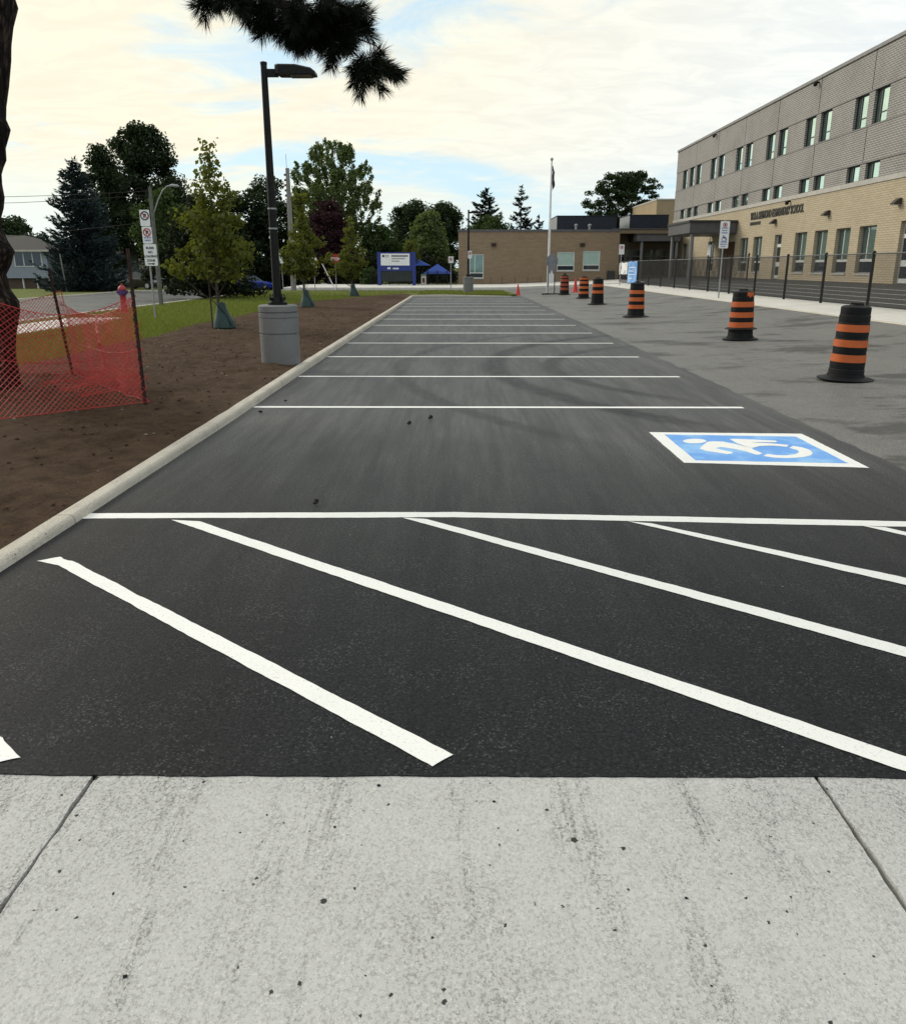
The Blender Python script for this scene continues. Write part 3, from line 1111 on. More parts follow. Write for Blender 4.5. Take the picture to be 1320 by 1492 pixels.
def opening(ya, yb, z0, z1, kind):
    x0, x1, f = XF + .17, XF + .25, .06
    m = MB()
    m.box(x0, x1, ya, ya + f, z0, z1).box(x0, x1, yb - f, yb, z0, z1).box(x0, x1, ya + f, yb - f, z1 - f, z1).box(x0, x1, ya + f, yb - f, z0 + .02, z0 + f + .02)
    if kind == 'win':
        o = m.build('window', M_FRAMEM, school)
        zt = z0 + .62
        MB().box(x0 - .01, x1, ya + f, yb - f, zt - .06, zt + .06).build('transom', M_FRAMEW, o)
        mid = ya + (yb - ya) * .62
        MB().box(x0 - .005, x1, mid - .03, mid + .03, zt + .06, z1 - f).build('mullion', M_FRAMEW, o)
        MB().box(x0 + .03, x0 + .04, ya + f, mid - .03, zt + .06, z1 - f).build('pane', M_MIDGL, o)
        MB().box(x0 + .03, x0 + .04, mid + .03, yb - f, zt + .06, z1 - f).build('pane', M_DARKGL, o)
        MB().box(x0 + .03, x0 + .04, ya + f, yb - f, z0 + f, zt - .06).build('pane', M_BLUEGL, o)
    elif kind == 'door':
        o = m.build('door', M_FRAMEW, school)
        zt = z1 - .62
        MB().box(x0 - .01, x1, ya + f, yb - f, zt - .09, zt + .09).build('transom', M_FRAMEW, o)
        MB().box(x0 + .03, x0 + .04, ya + f, yb - f, zt + .09, z1 - f).build('pane', M_BLUEGL, o)
        MB().box(x0, x1 - .02, ya + f + .02, yb - f - .02, z0 + .72, z0 + .98).build('mid_rail', M_FRAMEW, o)
        MB().box(x0 + .03, x0 + .04, ya + f, yb - f, z0 + .98, zt - .09).build('pane', M_BLUEGL, o)
        MB().box(x0 + .03, x0 + .04, ya + f, yb - f, z0 + .22, z0 + .72).build('pane', M_BLUEGL, o)
        MB().box(x0 - .005, x1 - .02, ya + f + .02, yb - f - .02, z0 + .03, z0 + .22).build('kick_plate', M_FRAMEW, o)
        MB().tube([(x0 - .05, ya + .2, z0 + .95), (x0 - .05, ya + .2, z0 + 1.25)], .014, 6).build('handle', M_STEEL, o)
    else:
        o = m.build('porch_doorway', M_WOODDOOR, school)
        n = 8
        for i in range(n):
            a, b = ya + f + (yb - ya - 2 * f) * i / n, ya + f + (yb - ya - 2 * f) * (i + 1) / n
            MB().box(x0 + .03, x0 + .07, a + .006, b - .006, z0, z1 - f).build('plank', M_WOODDOOR, o)


for q in op:
    opening(*q)
# lettering over the ground storey
p0 = PX(1098, 322, XF - .03)
p1 = PX(1173, 309, XF - .03)
M_LETTER = pm('bronze_letters', (.045, .042, .038), (.03, .028, .026), 8, .5, metal=.3)
lettering('lettering', 'VIOLA DESMOND ELEMENTARY SCHOOL', .62, (XF - .02, 56.9, 4.44), (0, -1, 0), (0, 0, 1), M_LETTER, school, .04, width=8.6, bold=.012)
for i in range(9):
    ya = 56.85 - i * .21
    sb(XF - .04, XF - .002, ya - .17, ya, 4.10, 4.28, 'small_letter_block', M_LETTER)
for yy, z in ((37.9, 4.10), (45.0, 4.04), (52.4, 4.0)):
    m = MB()
    m.poly([(XF - .02, yy - .17, z), (XF - .02, yy - .17, z + .26), (XF - .12, yy - .17, z + .26), (XF - .34, yy - .17, z + .06), (XF - .34, yy - .17, z)], (0, .34, 0))
    wl = m.build('wall_lamp', pm('bronze_lamp', (.05, .036, .024), (.035, .026, .02), 8, .5), school)
    MB().box(XF - .32, XF - .05, yy - .15, yy + .15, z - .02, z - .003).build('lens', M_WHITE, wl)
for yy, z in ((50.4, 5.12), (48.2, 10.85), (66.2, 10.85)):
    m = MB().tube([(XF, yy, z), (XF - .18, yy, z)], .05, 8)
    m.lathe([(.01, -.20), (.09, -.17), (.11, -.08), (.10, 0)], (XF - .2, yy, z), 12)
    m.build('camera_dome', M_BLACK, school, smooth=True)
# porch canopy on columns
can = thing('entrance_canopy', (17.4, 62, .8), 'grey flat canopy on steel columns over the buff school doorway', 'canopy')
m = MB().box(15.75, 18.93, 59.4, 65.4, 3.75, 4.42); m.build('fascia', M_FASCIA, can)
MB().box(15.67, 18.95, 59.32, 65.48, 4.42, 4.56).build('roof_edge', M_FRAMED, can)
MB().box(15.95, 18.9, 59.6, 65.2, 3.68, 3.748).build('soffit', M_CAPM, can)
for yy in (59.75, 65.1):
    MB().tube([(16.05, yy, .55), (16.05, yy, 3.68)], .13, 14).build('column', M_COLUMN, can, smooth=True)
m = MB().box(17.5, 17.56, 60.2, 60.9, 2.2, 3.0); nb = m.build('notice_board', M_WHITE, can)
MB().tube([(17.53, 60.55, 3.0), (17.53, 60.55, 3.7)], .02, 6).build('hanger', M_STEEL, can)

# ------------------------------------------------------------------ low wing across the end
low = thing('low_school_wing', (6.5, 70, .1), 'single storey tan brick wing with pale green windows behind the flagpole', 'building')
YL = 70.0
lb = lambda x0, x1, y0, y1, z0, z1, name, mat, par=low: MB().box(x0, x1, y0, y1, z0, z1).build(name, mat, par)
LX1 = 13.0
lws = [(.88, 2.05, .62, 2.5), (8.0, 9.42, 1.2, 2.68), (10.1, 11.48, 1.24, 2.76)]
last = 0.0
for xa, xb, z0, z1 in lws + [(LX1, 99, 0, 0)]:
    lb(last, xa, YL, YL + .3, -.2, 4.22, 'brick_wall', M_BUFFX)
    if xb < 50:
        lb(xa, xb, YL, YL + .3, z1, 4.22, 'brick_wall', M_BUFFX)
        lb(xa, xb, YL, YL + .3, -.2, z0 - .05, 'brick_wall', M_BUFFX)
        y0, y1, f = YL + .05, YL + .13, .07
        m = MB().box(xa, xa + f, y0, y1, z0, z1).box(xb - f, xb, y0, y1, z0, z1).box(xa + f, xb - f, y0, y1, z1 - f, z1).box(xa + f, xb - f, y0, y1, z0, z0 + f)
        w = m.build('window', M_FRAMEW, low)
        zt = z0 + .42
        lb(xa + f, xb - f, y0 - .005, y1, zt - .035, zt + .035, 'transom', M_FRAMEW, w)
        if xb < 5:
            lb(xa + .42, xa + .48, y0 - .004, y1, zt + .035, z1 - f, 'mullion', M_FRAMEW, w)
            lb(xa + f, xa + .42, y0 + .03, y0 + .04, zt + .035, z1 - f, 'pane', M_MIDGL, w)
            lb(xa + .48, xb - f, y0 + .03, y0 + .04, zt + .035, z1 - f, 'pane', M_MIDGL, w)
        else:
            lb(xa + f, xb - f, y0 + .03, y0 + .04, zt + .035, z1 - f, 'pane', M_BLIND, w)
        lb(xa + f, xb - f, y0 + .03, y0 + .04, z0 + f, zt - .035, 'pane', M_BLUEGL, w)
        lb(xa - .04, xb + .04, YL - .05, YL + .05, z0 - .06, z0 - .002, 'sill', M_COPE, w)
    last = xb
lb(.02, LX1 - .02, YL + .31, 92, -.2, 4.2, 'core', M_INSIDE)
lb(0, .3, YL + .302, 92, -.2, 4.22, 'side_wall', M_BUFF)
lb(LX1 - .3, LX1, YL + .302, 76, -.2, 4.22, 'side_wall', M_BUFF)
lb(-.06, LX1 + .06, YL - .06, 92.1, 4.222, 4.40, 'roof_cap', M_FASCIA)
for x in (2.85, 10.0):
    m = MB().box(x - .2, x + .2, YL - .12, YL - .002, 3.08, 3.36)
    v = m.build('wall_vent', pm('vent_brown', (.075, .045, .03), rough=.6), low)
    for i in range(3):
        lb(x - .17, x + .17, YL - .145, YL - .122, 3.12 + i * .08, 3.15 + i * .08, 'louvre', M_BLACK, v)
lb(12.1, 12.65, YL - .5, YL - .02, .45, 1.2, 'utility_box', M_FRAMED)
# rooftop screens
for x0, x1, y0, y1, z0, z1, lab in ((8.35, 13.4, 74, 80, 4.41, 5.62, 'long navy metal screen round equipment on the low wing roof'), (14.6, 17.9, 74.5, 79, 4.62, 5.72, 'shorter navy metal screen on the roof over the recessed entrance')):
    t = thing('roof_screen', ((x0 + x1) / 2, y0, z0), lab, 'roof screen')
    n = int((x1 - x0) / .8)
    for i in range(n):
        a, b = x0 + (x1 - x0) * i / n, x0 + (x1 - x0) * (i + 1) / n
        MB().box(a + .002, b - .002, y0, y0 + .06, z0, z1).build('panel', M_NAVY, t)
    for i in range(6):
        a, b = y0 + .07 + (y1 - y0) * i / 6, y0 + .06 + (y1 - y0) * (i + 1) / 6
        MB().box(x0 - .01, x0 + .05, a, b - .02, z0, z1).build('panel', M_STEEL, t)
    MB().box(x0 - .04, x1 + .04, y0 - .04, y1, z1, z1 + .06).build('cap', M_NAVY, t)
for x in (9.6, 10.7):
    m = MB().lathe([(.09, 0), (.09, .3), (.15, .32), (.15, .42), (.05, .47)], (x, 71.2, 4.405), 10)
    tag(m.build('roof_vent', M_STEEL, None, (x, 71.2, 4.405), smooth=True), 'small pale vent pipe on the low wing roof', 'vent', 'vent pipes on the low roof')
# recessed entrance
ent = thing('recessed_entrance', (16, 75, .6), 'shadowed recessed entrance with glazed doors between the two wings', 'entrance')
eb = lambda x0, x1, y0, y1, z0, z1, name, mat, par=ent: MB().box(x0, x1, y0, y1, z0, z1).build(name, mat, par)
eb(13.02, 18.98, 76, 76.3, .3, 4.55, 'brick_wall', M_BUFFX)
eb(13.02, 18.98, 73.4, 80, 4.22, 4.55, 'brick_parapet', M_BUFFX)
eb(13.0, 19.0, 73.3, 80, 4.552, 4.62, 'roof_cap', M_FASCIA)
eb(14.85, 18.3, 71.6, 75.8, 3.55, 4.05, 'canopy_fascia', M_FASCIA)
eb(14.8, 18.35, 71.55, 75.85, 4.05, 4.14, 'canopy_edge', M_FRAMED)
for x in (15.2, 18.1):
    MB().tube([(x, 71.9, .5), (x, 71.9, 3.55)], .12, 12).build('column', M_COLUMN, ent, smooth=True)
for x in (14.1, 15.15, 16.2, 17.25):
    f = .07
    m = MB().box(x, x + f, 75.9, 75.98, .6, 3.0).box(x + 1 - f, x + 1, 75.9, 75.98, .6, 3.0).box(x + f, x + 1 - f, 75.9, 75.98, 2.9, 3.0).box(x + f, x + 1 - f, 75.9, 75.98, 2.35, 2.45).box(x + f, x + 1 - f, 75.9, 75.98, .6, .8)
    d = m.build('door', M_FRAMEM, ent)
    eb(x + f, x + 1 - f, 75.93, 75.94, .8, 2.35, 'pane', M_BLUEGL, d)
    eb(x + f, x + 1 - f, 75.93, 75.94, 2.45, 2.9, 'pane', M_DARKGL, d)
tb = thing('tan_block', (24, 88, .8), 'tall plain tan block rising behind the far corner of the school', 'building')
MB().box(19.85, 32, 88, 100, .3, 7.9).build('brick_wall', brickmat('tan_block_brick', (.42, .32, .20), (.38, .29, .18), (.3, .25, .18), .4, .1, 0), tb)
MB().box(19.8, 32.1, 87.95, 100.1, 7.9, 8.05).build('roof_cap', M_COPE, tb)

# ------------------------------------------------------------------ chain link fences
M_LINK = pm('black_vinyl_link', (.016, .016, .017), rough=.6)


def link_panel(xa, ya, xb, yb, za, zb, h, cell, r):
    """woven diagonal wires between two posts as thin three sided bars"""
    L = math.hypot(xb - xa, yb - ya)
    P0 = np.array([xa, ya, za]); ds = np.array([(xb - xa) / L, (yb - ya) / L, (zb - za) / L])
    nrm = np.array([ds[1], -ds[0], 0.])
    segs = []
    n = int((L + h) / cell)
    for i in range(n + 1):
        for sg in (1, -1):
            s0 = i * cell - h if sg > 0 else i * cell
            s1 = s0 + h if sg > 0 else s0 - h
            a, b = (s0, 0.), (s1, h)
            t0, t1 = 0., 1.
            lo, hi = (0 - s0) / (s1 - s0), (L - s0) / (s1 - s0)
            if lo > hi: lo, hi = hi, lo
            t0, t1 = max(0, lo), min(1, hi)
            if t1 - t0 < .02: continue
            segs.append(((s0 + (s1 - s0) * t0, h * t0), (s0 + (s1 - s0) * t1, h * t1)))
    V, Fc = [], []
    for i, (a, b) in enumerate(segs):
        A_ = P0 + ds * a[0] + np.array([0, 0, a[1]]); B2 = P0 + ds * b[0] + np.array([0, 0, b[1]])
        d = (B2 - A_) / np.linalg.norm(B2 - A_)
        u_ = np.cross(d, nrm)
        ring = [nrm * r, u_ * r * .9 - nrm * r * .5, -u_ * r * .9 - nrm * r * .5]
        V += [A_ + q for q in ring] + [B2 + q for q in ring]
        o = 6 * i
        Fc += [(o, o + 1, o + 4, o + 3), (o + 1, o + 2, o + 5, o + 4), (o + 2, o, o + 3, o + 5)]
    return V, Fc


def chain_fence(label, pts, h, cell=.06, r=.0022, rails=True, postr=.043):
    t = thing('chain_link_fence', pts[0], label, 'fence')
    for i, p in enumerate(pts):
        m = MB().tube([(p[0], p[1], p[2] - .15), (p[0], p[1], p[2] + h + .03)], postr, 10)
        m.lathe([(postr * 1.25, h + .0), (postr * 1.25, h + .04), (postr * .5, h + .085)], p, 10)
        m.build('post', M_BLACK, t, smooth=True)
    for a, b in zip(pts, pts[1:]):
        if rails:
            MB().tube([(a[0], a[1], a[2] + h), (b[0], b[1], b[2] + h)], .021, 8).build('top_rail', pm('worn_rail', (.10, .10, .105), (.07, .07, .07), 6, .35, metal=.5), t, smooth=True)
        MB().tube([(a[0], a[1], a[2] + .05), (b[0], b[1], b[2] + .05)], .012, 6).build('bottom_rail', M_BLACK, t)
        V, Fc = link_panel(a[0] - .03, a[1], b[0] - .03, b[1], a[2] + .05, b[2] + .05, h - .06, cell, r)
        npmesh('mesh_panel', V, Fc, M_LINK, t)
    return t


ys_ = [24.2 + 3.13 * i for i in range(-5, 13)]
fp = [(11.62, y, .425) for y in ys_]
chain_fence('long black chain link fence with shiny top rail along the school walk', fp, 1.46, cell=.065, r=.0032)
chain_fence('short black chain link fence inside the yard close to the buff wall', [(17.3, 51.5 + 4.2 * i, .42 + (17.3 - 11.6) * .054) for i in range(5)], 1.5, cell=.09, r=.003, rails=False)
# banners tied to the long fence
ye = fp[-1][1]
k = Mat('white_banner_print')
col = k.mix(k.ramp(k.noise(3.2, 3, .5, k.coord((1, 1.4, 1))), .55, .60), (.74, .74, .73), (.06, .06, .06))
k.color(k.mix(k.ramp(k.noise(1.1, 2), .45, .55), (.75, .75, .74), col)); k.rough(.8)
m = MB(); n = 12
for (ya, yb, za, zb, mt, nm, lb_) in ((ye - 2.9, ye - .2, 1.02, 1.80, k.m, 'banner', 'white printed banner on the end panel of the long fence'),
                                   (ye - 6.1, ye - 3.3, .48, 1.86, None, 'banner', 'tall light blue banner tied to the long fence')):
    m = MB()
    rows = []
    for t in (0, .012):
        for zq in (za, (za + zb) / 2, zb):
            rows.append([Vector((11.54 - t + .02 * math.sin(i * 1.3 + zq), ya + (yb - ya) * i / n, zq + .02 * math.sin(i * .9))) for i in range(n + 1)])
    rs = [[rows[0][i], rows[1][i], rows[2][i], rows[5][i], rows[4][i], rows[3][i]] for i in range(n + 1)]
    m.rings(rs)
    if mt is None:
        kk = Mat('blue_banner_print')
        c_ = kk.mix(kk.ramp(kk.noise(1.6, 3, .5, kk.coord((1, .8, 1.4))), .4, .62), (.10, .27, .60), (.26, .46, .78))
        kk.color(c_); kk.rough(.8)
        mt = kk.m
    b = thing('banner', (11.52, (ya + yb) / 2, za), lb_, 'banner')
    m.build('cloth', mt, b, smooth=True)
    if za < .9:
        for i, (w_, zq) in enumerate(((1.9, 1.45), (1.5, 1.22), (2.0, 1.0), (1.2, .75))):
            MB().box(11.505, 11.512, yb - .4 - w_, yb - .4, zq, zq + .06).build('print_line', M_WHITE, b)

# ------------------------------------------------------------------ street lamps on concrete drums
def lamp(loc, s, label, top):
    t = thing('parking_lamp', loc, label, 'lamp post', 'lamps on concrete drums')
    x, y, z = loc
    pr = [(.315, -.12), (.318, .47), (.30, .475), (.30, .49), (.318, .495), (.318, .72), (.306, .725), (.306, .735), (.318, .74), (.318, .80), (.300, .806), (.300, .822), (.318, .828), (.318, .91), (.29, .93)]
    MB().lathe([(a * s * .94, b * .955) for a, b in pr], loc, 32).build('concrete_base', M_BASE, t, smooth=True)
    p = MB().lathe([(.15, .885), (.15, .925), (.11, .94), (.10, 1.0)], loc, 16)
    flange = p.build('base_plate', M_BLACK, t, smooth=True)
    for i in range(4):
        a = math.pi / 4 + i * math.pi / 2
        MB().lathe([(.022, .955), (.022, 1.0), (.010, 1.005), (.010, 1.05)], (x + .125 * math.cos(a), y + .125 * math.sin(a), z), 6).build('anchor_bolt', M_BLACK, flange)
    MB().tube([(x, y, z + .96), (x, y, z + 2.5), (x, y, z + top)], [.066, .058, .046], 14).build('pole', M_BLACK, t, smooth=True)
    for h in (1.98, 2.26):
        MB().lathe([(.064, h), (.066, h + .004), (.066, h + .02), (.064, h + .024)], loc, 14).build('metal_band', M_STEEL, t, smooth=True)
    MB().lathe([(.05, top - .0), (.05, top + .03), (.02, top + .04)], loc, 12).build('pole_cap', M_BLACK, t)
    arm = MB().box(x + .03, x + .20, y - .03, y + .03, z + top - .16, z + top - .06)
    arm.build('arm', M_BLACK, t)
    m = MB()
    zt = z + top - .01
    def sec(xx, hw, zlo, zhi):
        return [(xx, y - hw, zlo), (xx, y + hw, zlo), (xx, y + hw, zhi - .02), (xx, y + hw * .8, zhi), (xx, y - hw * .8, zhi), (xx, y - hw, zhi - .02)]
    m.rings([sec(x + .17, .09, zt - .11, zt - .0), sec(x + .22, .13, zt - .135, zt + .0), sec(x + .46, .14, zt - .135, zt - .005), sec(x + .68, .14, zt - .135, zt - .05), sec(x + .74, .13, zt - .13, zt - .095)])
    h = m.build('lamp_head', M_BLACK, t)
    MB().box(x + .38, x + .68, y - .10, y + .10, zt - .15, zt - .1365).build('lens', pm('lamp_lens', (.10, .09, .08), rough=.3), h)
    return t


lamp((-2.77, 13.0, .09), 1.0, 'black parking lamp on a banded grey concrete drum beside the young trees', 4.20)
lp = G(682, 425, .09)
lamp((lp.x, 50.3, .08), 1.0, 'black parking lamp on a concrete drum in front of the low tan wing', 4.55)

# ------------------------------------------------------------------ traffic barrels
def barrel(px, py, label, bands, black_top=.0, cap=False, collar=False, patch=False, mat=M_ORANGE, tilt=(0, 0), h=.97, foot=.37, rs_=1.0):
    p = GS(px, py)
    p.z = zr(p.x)
    t = thing('traffic_barrel', p, label, 'traffic barrel', 'striped barrels along the driveway')
    def dent(m):
        for v_ in m.v:
            a_ = math.atan2(v_.y - p.y, v_.x - p.x)
            f_ = 1 + .022 * noise.noise(Vector((math.cos(a_) * 1.3 + p.x, math.sin(a_) * 1.3, (v_.z - p.z) * 2.2 + p.y)))
            v_.x, v_.y = p.x + (v_.x - p.x) * f_, p.y + (v_.y - p.y) * f_
        return m

    rad = lambda z: (.256 - .050 * z / h) * rs_
    prof = [(rad(0), .05)]
    steps = 9
    for i in range(steps):
        z0, z1 = .05 + (h - .05) * i / steps, .05 + (h - .05) * (i + 1) / steps
        prof += [(rad(z0) - .002, z0 + .004), (rad(z1) + .004, z1 - .012), (rad(z1) - .004, z1 - .004)]
    prof += [(rad(h) - .012, h), (rad(h) - .04, h + .012), (rad(h) - .05, h - .01), (.02, h - .01)]
    dent(MB().lathe(prof, p, 36)).build('drum', M_RUBBER, t, smooth=True)
    MB().lathe([(foot, 0), (foot + .006, .012), (foot - .02, .022), (rad(0) + .05, .034), (rad(0) + .012, .045), (rad(0) + .010, .07), (rad(0) - .01, .07)], p, 36).build('rubber_foot', M_RUBBER, t, smooth=True)
    for z0, z1 in bands:
        dent(MB().lathe([(rad(z0) - .01, z0), (rad(z0) + .0065, z0 + .003), (rad(z1) + .0065, z1 - .003), (rad(z1) - .01, z1)], p, 36, caps=False)).build('orange_band', mat, t, smooth=True)
    if cap:
        MB().lathe([(.13, h - .005), (.13, h + .03), (.06, h + .07), (.055, h + .12), (.02, h + .13)], p, 20).build('handle_cap', M_RUBBER, t, smooth=True)
    else:
        pts = [(p.x - .09, p.y, p.z + h - .01), (p.x - .08, p.y, p.z + h + .035), (p.x + .08, p.y, p.z + h + .035), (p.x + .09, p.y, p.z + h - .01)]
        MB().tube(pts, .014, 6).build('handle', M_RUBBER, t, smooth=True)
    if collar:
        MB().lathe([(rad(.2) + .005, .20), (rad(.2) + .08, .215), (rad(.2) + .078, .225), (rad(.2) + .004, .25)], p, 36, caps=False).build('collar', M_RUBBER, t, smooth=True)
    if patch:
        n = 7
        rs = []
        for i in range(n):
            a = -math.pi / 2 + .05 + i * .14
            rs.append([Vector((p.x + (rad(zq) + o) * math.cos(a), p.y + (rad(zq) + o) * math.sin(a), p.z + zq)) for zq, o in ((h - .10 + .03 * math.sin(i * 2.), .0), (h - .10 + .03 * math.sin(i * 2.), .006), (h - .012, .006), (h - .012, 0))])
        MB().rings(rs).build('torn_orange_patch', mat, t)
    if tilt != (0, 0):
        t.rotation_euler = (R(tilt[0]), R(tilt[1]), 0)
    return t


b3 = [(.27, .40), (.50, .63), (.73, .86)]
barrel(1231, 552, 'striped barrel with plain black top and a broad thin foot beside the blue symbol', [(.24, .345), (.44, .54), (.64, .74)], h=.97, foot=.36, rs_=.90, tilt=(.6, 1.2))
barrel(1078, 494, 'striped barrel with torn orange patch on its rim and a collar above its foot', [(.25, .36), (.45, .56), (.66, .77)], collar=True, patch=True, foot=.36, tilt=(0, -1.0))
barrel(926, 461, 'striped barrel with a tall plain black top standing in front of the blue banner', [(.24, .36), (.46, .58), (.68, .79)], foot=.40, h=1.0)
barrel(870, 443, 'mostly black barrel with only two orange bands and a wide foot', [(.43, .55), (.68, .80)], h=1.0, foot=.40)
barrel(850, 434, 'barrel with four orange bands, the topmost right at its rim', [(.20, .32), (.44, .56), (.67, .79), (.86, .95)], h=.97)
barrel(822, 429, 'dull red barrel with a rounded black handle cap beside the grey sign', [(.24, .38), (.46, .60), (.68, .82), (.87, .97)], cap=True, mat=M_DKORANGE, h=1.0, foot=.34)
# scuffed foot of the nearest barrel
M_CONE = pm('cone_red', (.62, .045, .03), (.52, .04, .03), 6, .5)


def cone(p, h, label):
    t = thing('traffic_cone', p, label, 'traffic cone', 'small red cones')
    MB().cbox(p.x - h * .28, p.x + h * .28, p.y - h * .28, p.y + h * .28, p.z, p.z + .035, .02).build('base', M_CONE, t)
    MB().lathe([(h * .20, .035), (h * .045, h), (h * .03, h + .005)], p, 20).build('body', M_CONE, t, smooth=True)
    MB().lathe([(h * .122, h * .45), (h * .124, h * .455), (h * .092, h * .65), (h * .09, h * .655)], p, 20, caps=False).build('collar', pm('pale_red', (.66, .16, .14), rough=.5), t, smooth=True)


q = G(746, 429.5); q.z = 0
cone(Vector((3.35, 48.0, zr(3.35) - .012)), .60, 'small red cone at the tip of the grass island')
q = GS(838, 425); cone(Vector((q.x, q.y, zr(q.x) - .012)), .78, 'taller red cone between two striped barrels near the low wing')

# ------------------------------------------------------------------ pine cones on the asphalt
M_PCONE = pm('pine_cone_brown', (.030, .020, .014), (.014, .010, .008), 30, .8)


def pine_cone(px, py, size, label, group='pine cones on the asphalt'):
    p = G(px, py, .006)
    m = MB()
    ax = Vector((random.uniform(-1, 1), random.uniform(-1, 1), .15)).normalized()
    a = ax.orthogonal().normalized(); b = ax.cross(a)
    c = p + Vector((0, 0, size * .45))
    m.tube([c - ax * size * .55, c - ax * size * .2, c + ax * size * .3, c + ax * size * .6], [size * .2, size * .33, size * .24, size * .06], 8)
    for i in range(46):
        f = i / 46
        t = i * 2.4
        rr_ = size * (.46 * math.sin(math.pi * (.12 + .8 * f)))
        q0 = c + ax * size * (-.5 + 1.05 * f)
        d = a * math.cos(t) + b * math.sin(t)
        s = d.cross(ax)
        tip = q0 + d * rr_ + ax * size * .16
        m.add([q0 + s * size * .09, q0 - s * size * .09, tip - s * size * .07, tip + s * size * .07, q0 + ax * size * .06], [(0, 1, 2, 3), (1, 0, 4), (2, 4, 3), (1, 4, 2), (0, 3, 4)])
    tag(m.build('pine_cone', M_PCONE, None, p), label, 'pine cone', group)


for px, py, s, lb_ in ((460, 735, .040, 'lone dark pine cone just past the white aisle border'),
                       (596, 619, .045, 'squat one of two dark pine cones lying close together mid lot'),
                       (627, 611, .05, 'upright one of two dark pine cones lying close together mid lot'),
                       (380, 602, .04, 'dark pine cone by the kerb just before the first full stall line'),
                       (416, 585, .03, 'tiny dark pine cone just past the first full stall line')):
    pine_cone(px, py, s, lb_)

# ------------------------------------------------------------------ signs
def ring_mesh(c, r0, r1, d, right, up, nrm, n=28):
    m = MB()
    rs = []
    for j in range(n + 1):
        a = 2 * math.pi * j / n
        e = right * math.cos(a) + up * math.sin(a)
        rs.append([c + e * r0, c + e * r1, c + e * r1 + nrm * d, c + e * r0 + nrm * d])
    return m.rings(rs, False)


def plate(t, c, w, h, name, mat, nrm=Vector((0, -1, 0)), d=.006):
    right = Vector((-nrm.y, nrm.x, 0)).normalized()
    up = Vector((0, 0, 1))
    rc = min(w, h) * .10
    pts = []
    for sx_, sz_, a0 in ((1, -1, -90), (1, 1, 0), (-1, 1, 90), (-1, -1, 180)):
        for i in range(4):
            a = R(a0 + i * 30)
            pts.append(c + right * (sx_ * (w / 2 - rc) + rc * math.cos(a)) + up * (sz_ * (h / 2 - rc) + rc * math.sin(a)))
    m = MB(); m.poly(pts, nrm * d)
    return m.build(name, mat, t), right, up


def no_sign(t, pl_, c, r, right, up, nrm, letter):
    ring_mesh(c + nrm * .0065, r * .74, r, .004, right, up, nrm).build('ring', M_SIGNBLK if letter == 'S' else M_SIGNRED, pl_)
    if letter:
        lettering('letter', 'P' if letter != 'S' else 'P', r * 1.25, c + nrm * .009 - up * r * .45, right, up, M_SIGNBLK, pl_, .004, 'CENTER', bold=.008)
    a = (right - up).normalized(); b = (right + up).normalized()
    m = MB(); m.poly([c + nrm * .0125 + a * r * .86 + b * r * .1, c + nrm * .0125 + a * r * .86 - b * r * .1, c + nrm * .0125 - a * r * .86 - b * r * .1, c + nrm * .0125 - a * r * .86 + b * r * .1], nrm * .003)
    m.build('slash', M_SIGNRED, pl_)


def print_rows(par, c, right, up, rows, step, n):
    """rows of small print blocks, too small to read"""
    rq = random.Random(int(c.x * 100))
    for i, (w, h) in enumerate(rows):
        x = -w / 2
        while x < w / 2 - .01:
            ww = min(rq.uniform(.02, .05), w / 2 - x)
            m = MB(); b = c - up * step * i
            m.poly([b + right * x, b + right * (x + ww), b + right * (x + ww) + up * h, b + right * x + up * h], Vector((0, -.002, 0)))
            m.build('print_block', M_SIGNBLUE, par)
            x += ww + .012


def post_sign(loc, h, label, cat='sign'):
    t = thing('street_sign', loc, label, cat)
    MB().tube([(loc[0], loc[1], loc[2] - .1), (loc[0], loc[1], loc[2] + h)], .028, 8).build('post', M_STEEL, t, smooth=True)
    return t


FR = Vector((0, -1, 0))
# no stopping / no parking / bus loading stack on the left lawn
L0 = Vector((-8.95, 24.9, LAWN - .03))
t = post_sign(L0, 2.98, 'tall post with three white parking signs beside the red hydrant')
o_, rg, up = plate(t, L0 + Vector((0, -.035, 2.80)), .28, .44, 'sign_plate', M_WHITE)
no_sign(t, o_, L0 + Vector((0, -.035, 2.86)), .125, rg, up, FR, 'S')
o_, rg, up = plate(t, L0 + Vector((.02, -.035, 2.335)), .28, .46, 'sign_plate', M_WHITE)
no_sign(t, o_, L0 + Vector((.02, -.035, 2.41)), .115, rg, up, FR, 'P')
print_rows(o_, L0 + Vector((.02, -.0415, 2.245)), rg, up, ((.20, .045), (.17, .045)), .075, 5)
o_, rg, up = plate(t, L0 + Vector((.06, -.035, 1.79)), .37, .60, 'sign_plate', M_WHITE)
for i, s_ in enumerate(('BUSES', 'NO', 'LOADING', 'ZONE')):
    lettering('lettering', s_, .085, L0 + Vector((.06, -.043, 1.955 - i * .115)), rg, up, M_SIGNBLK, o_, .003, 'CENTER', bold=.003)
aw = MB(); c = L0 + Vector((.06, -.042, 1.545))
aw.poly([c + rg * a + up * b for a, b in ((-.1, -.014), (.04, -.014), (.04, -.034), (.11, 0), (.04, .034), (.04, .014), (-.1, .014))], FR * .003)
aw.build('arrow', M_SIGNBLK, o_)

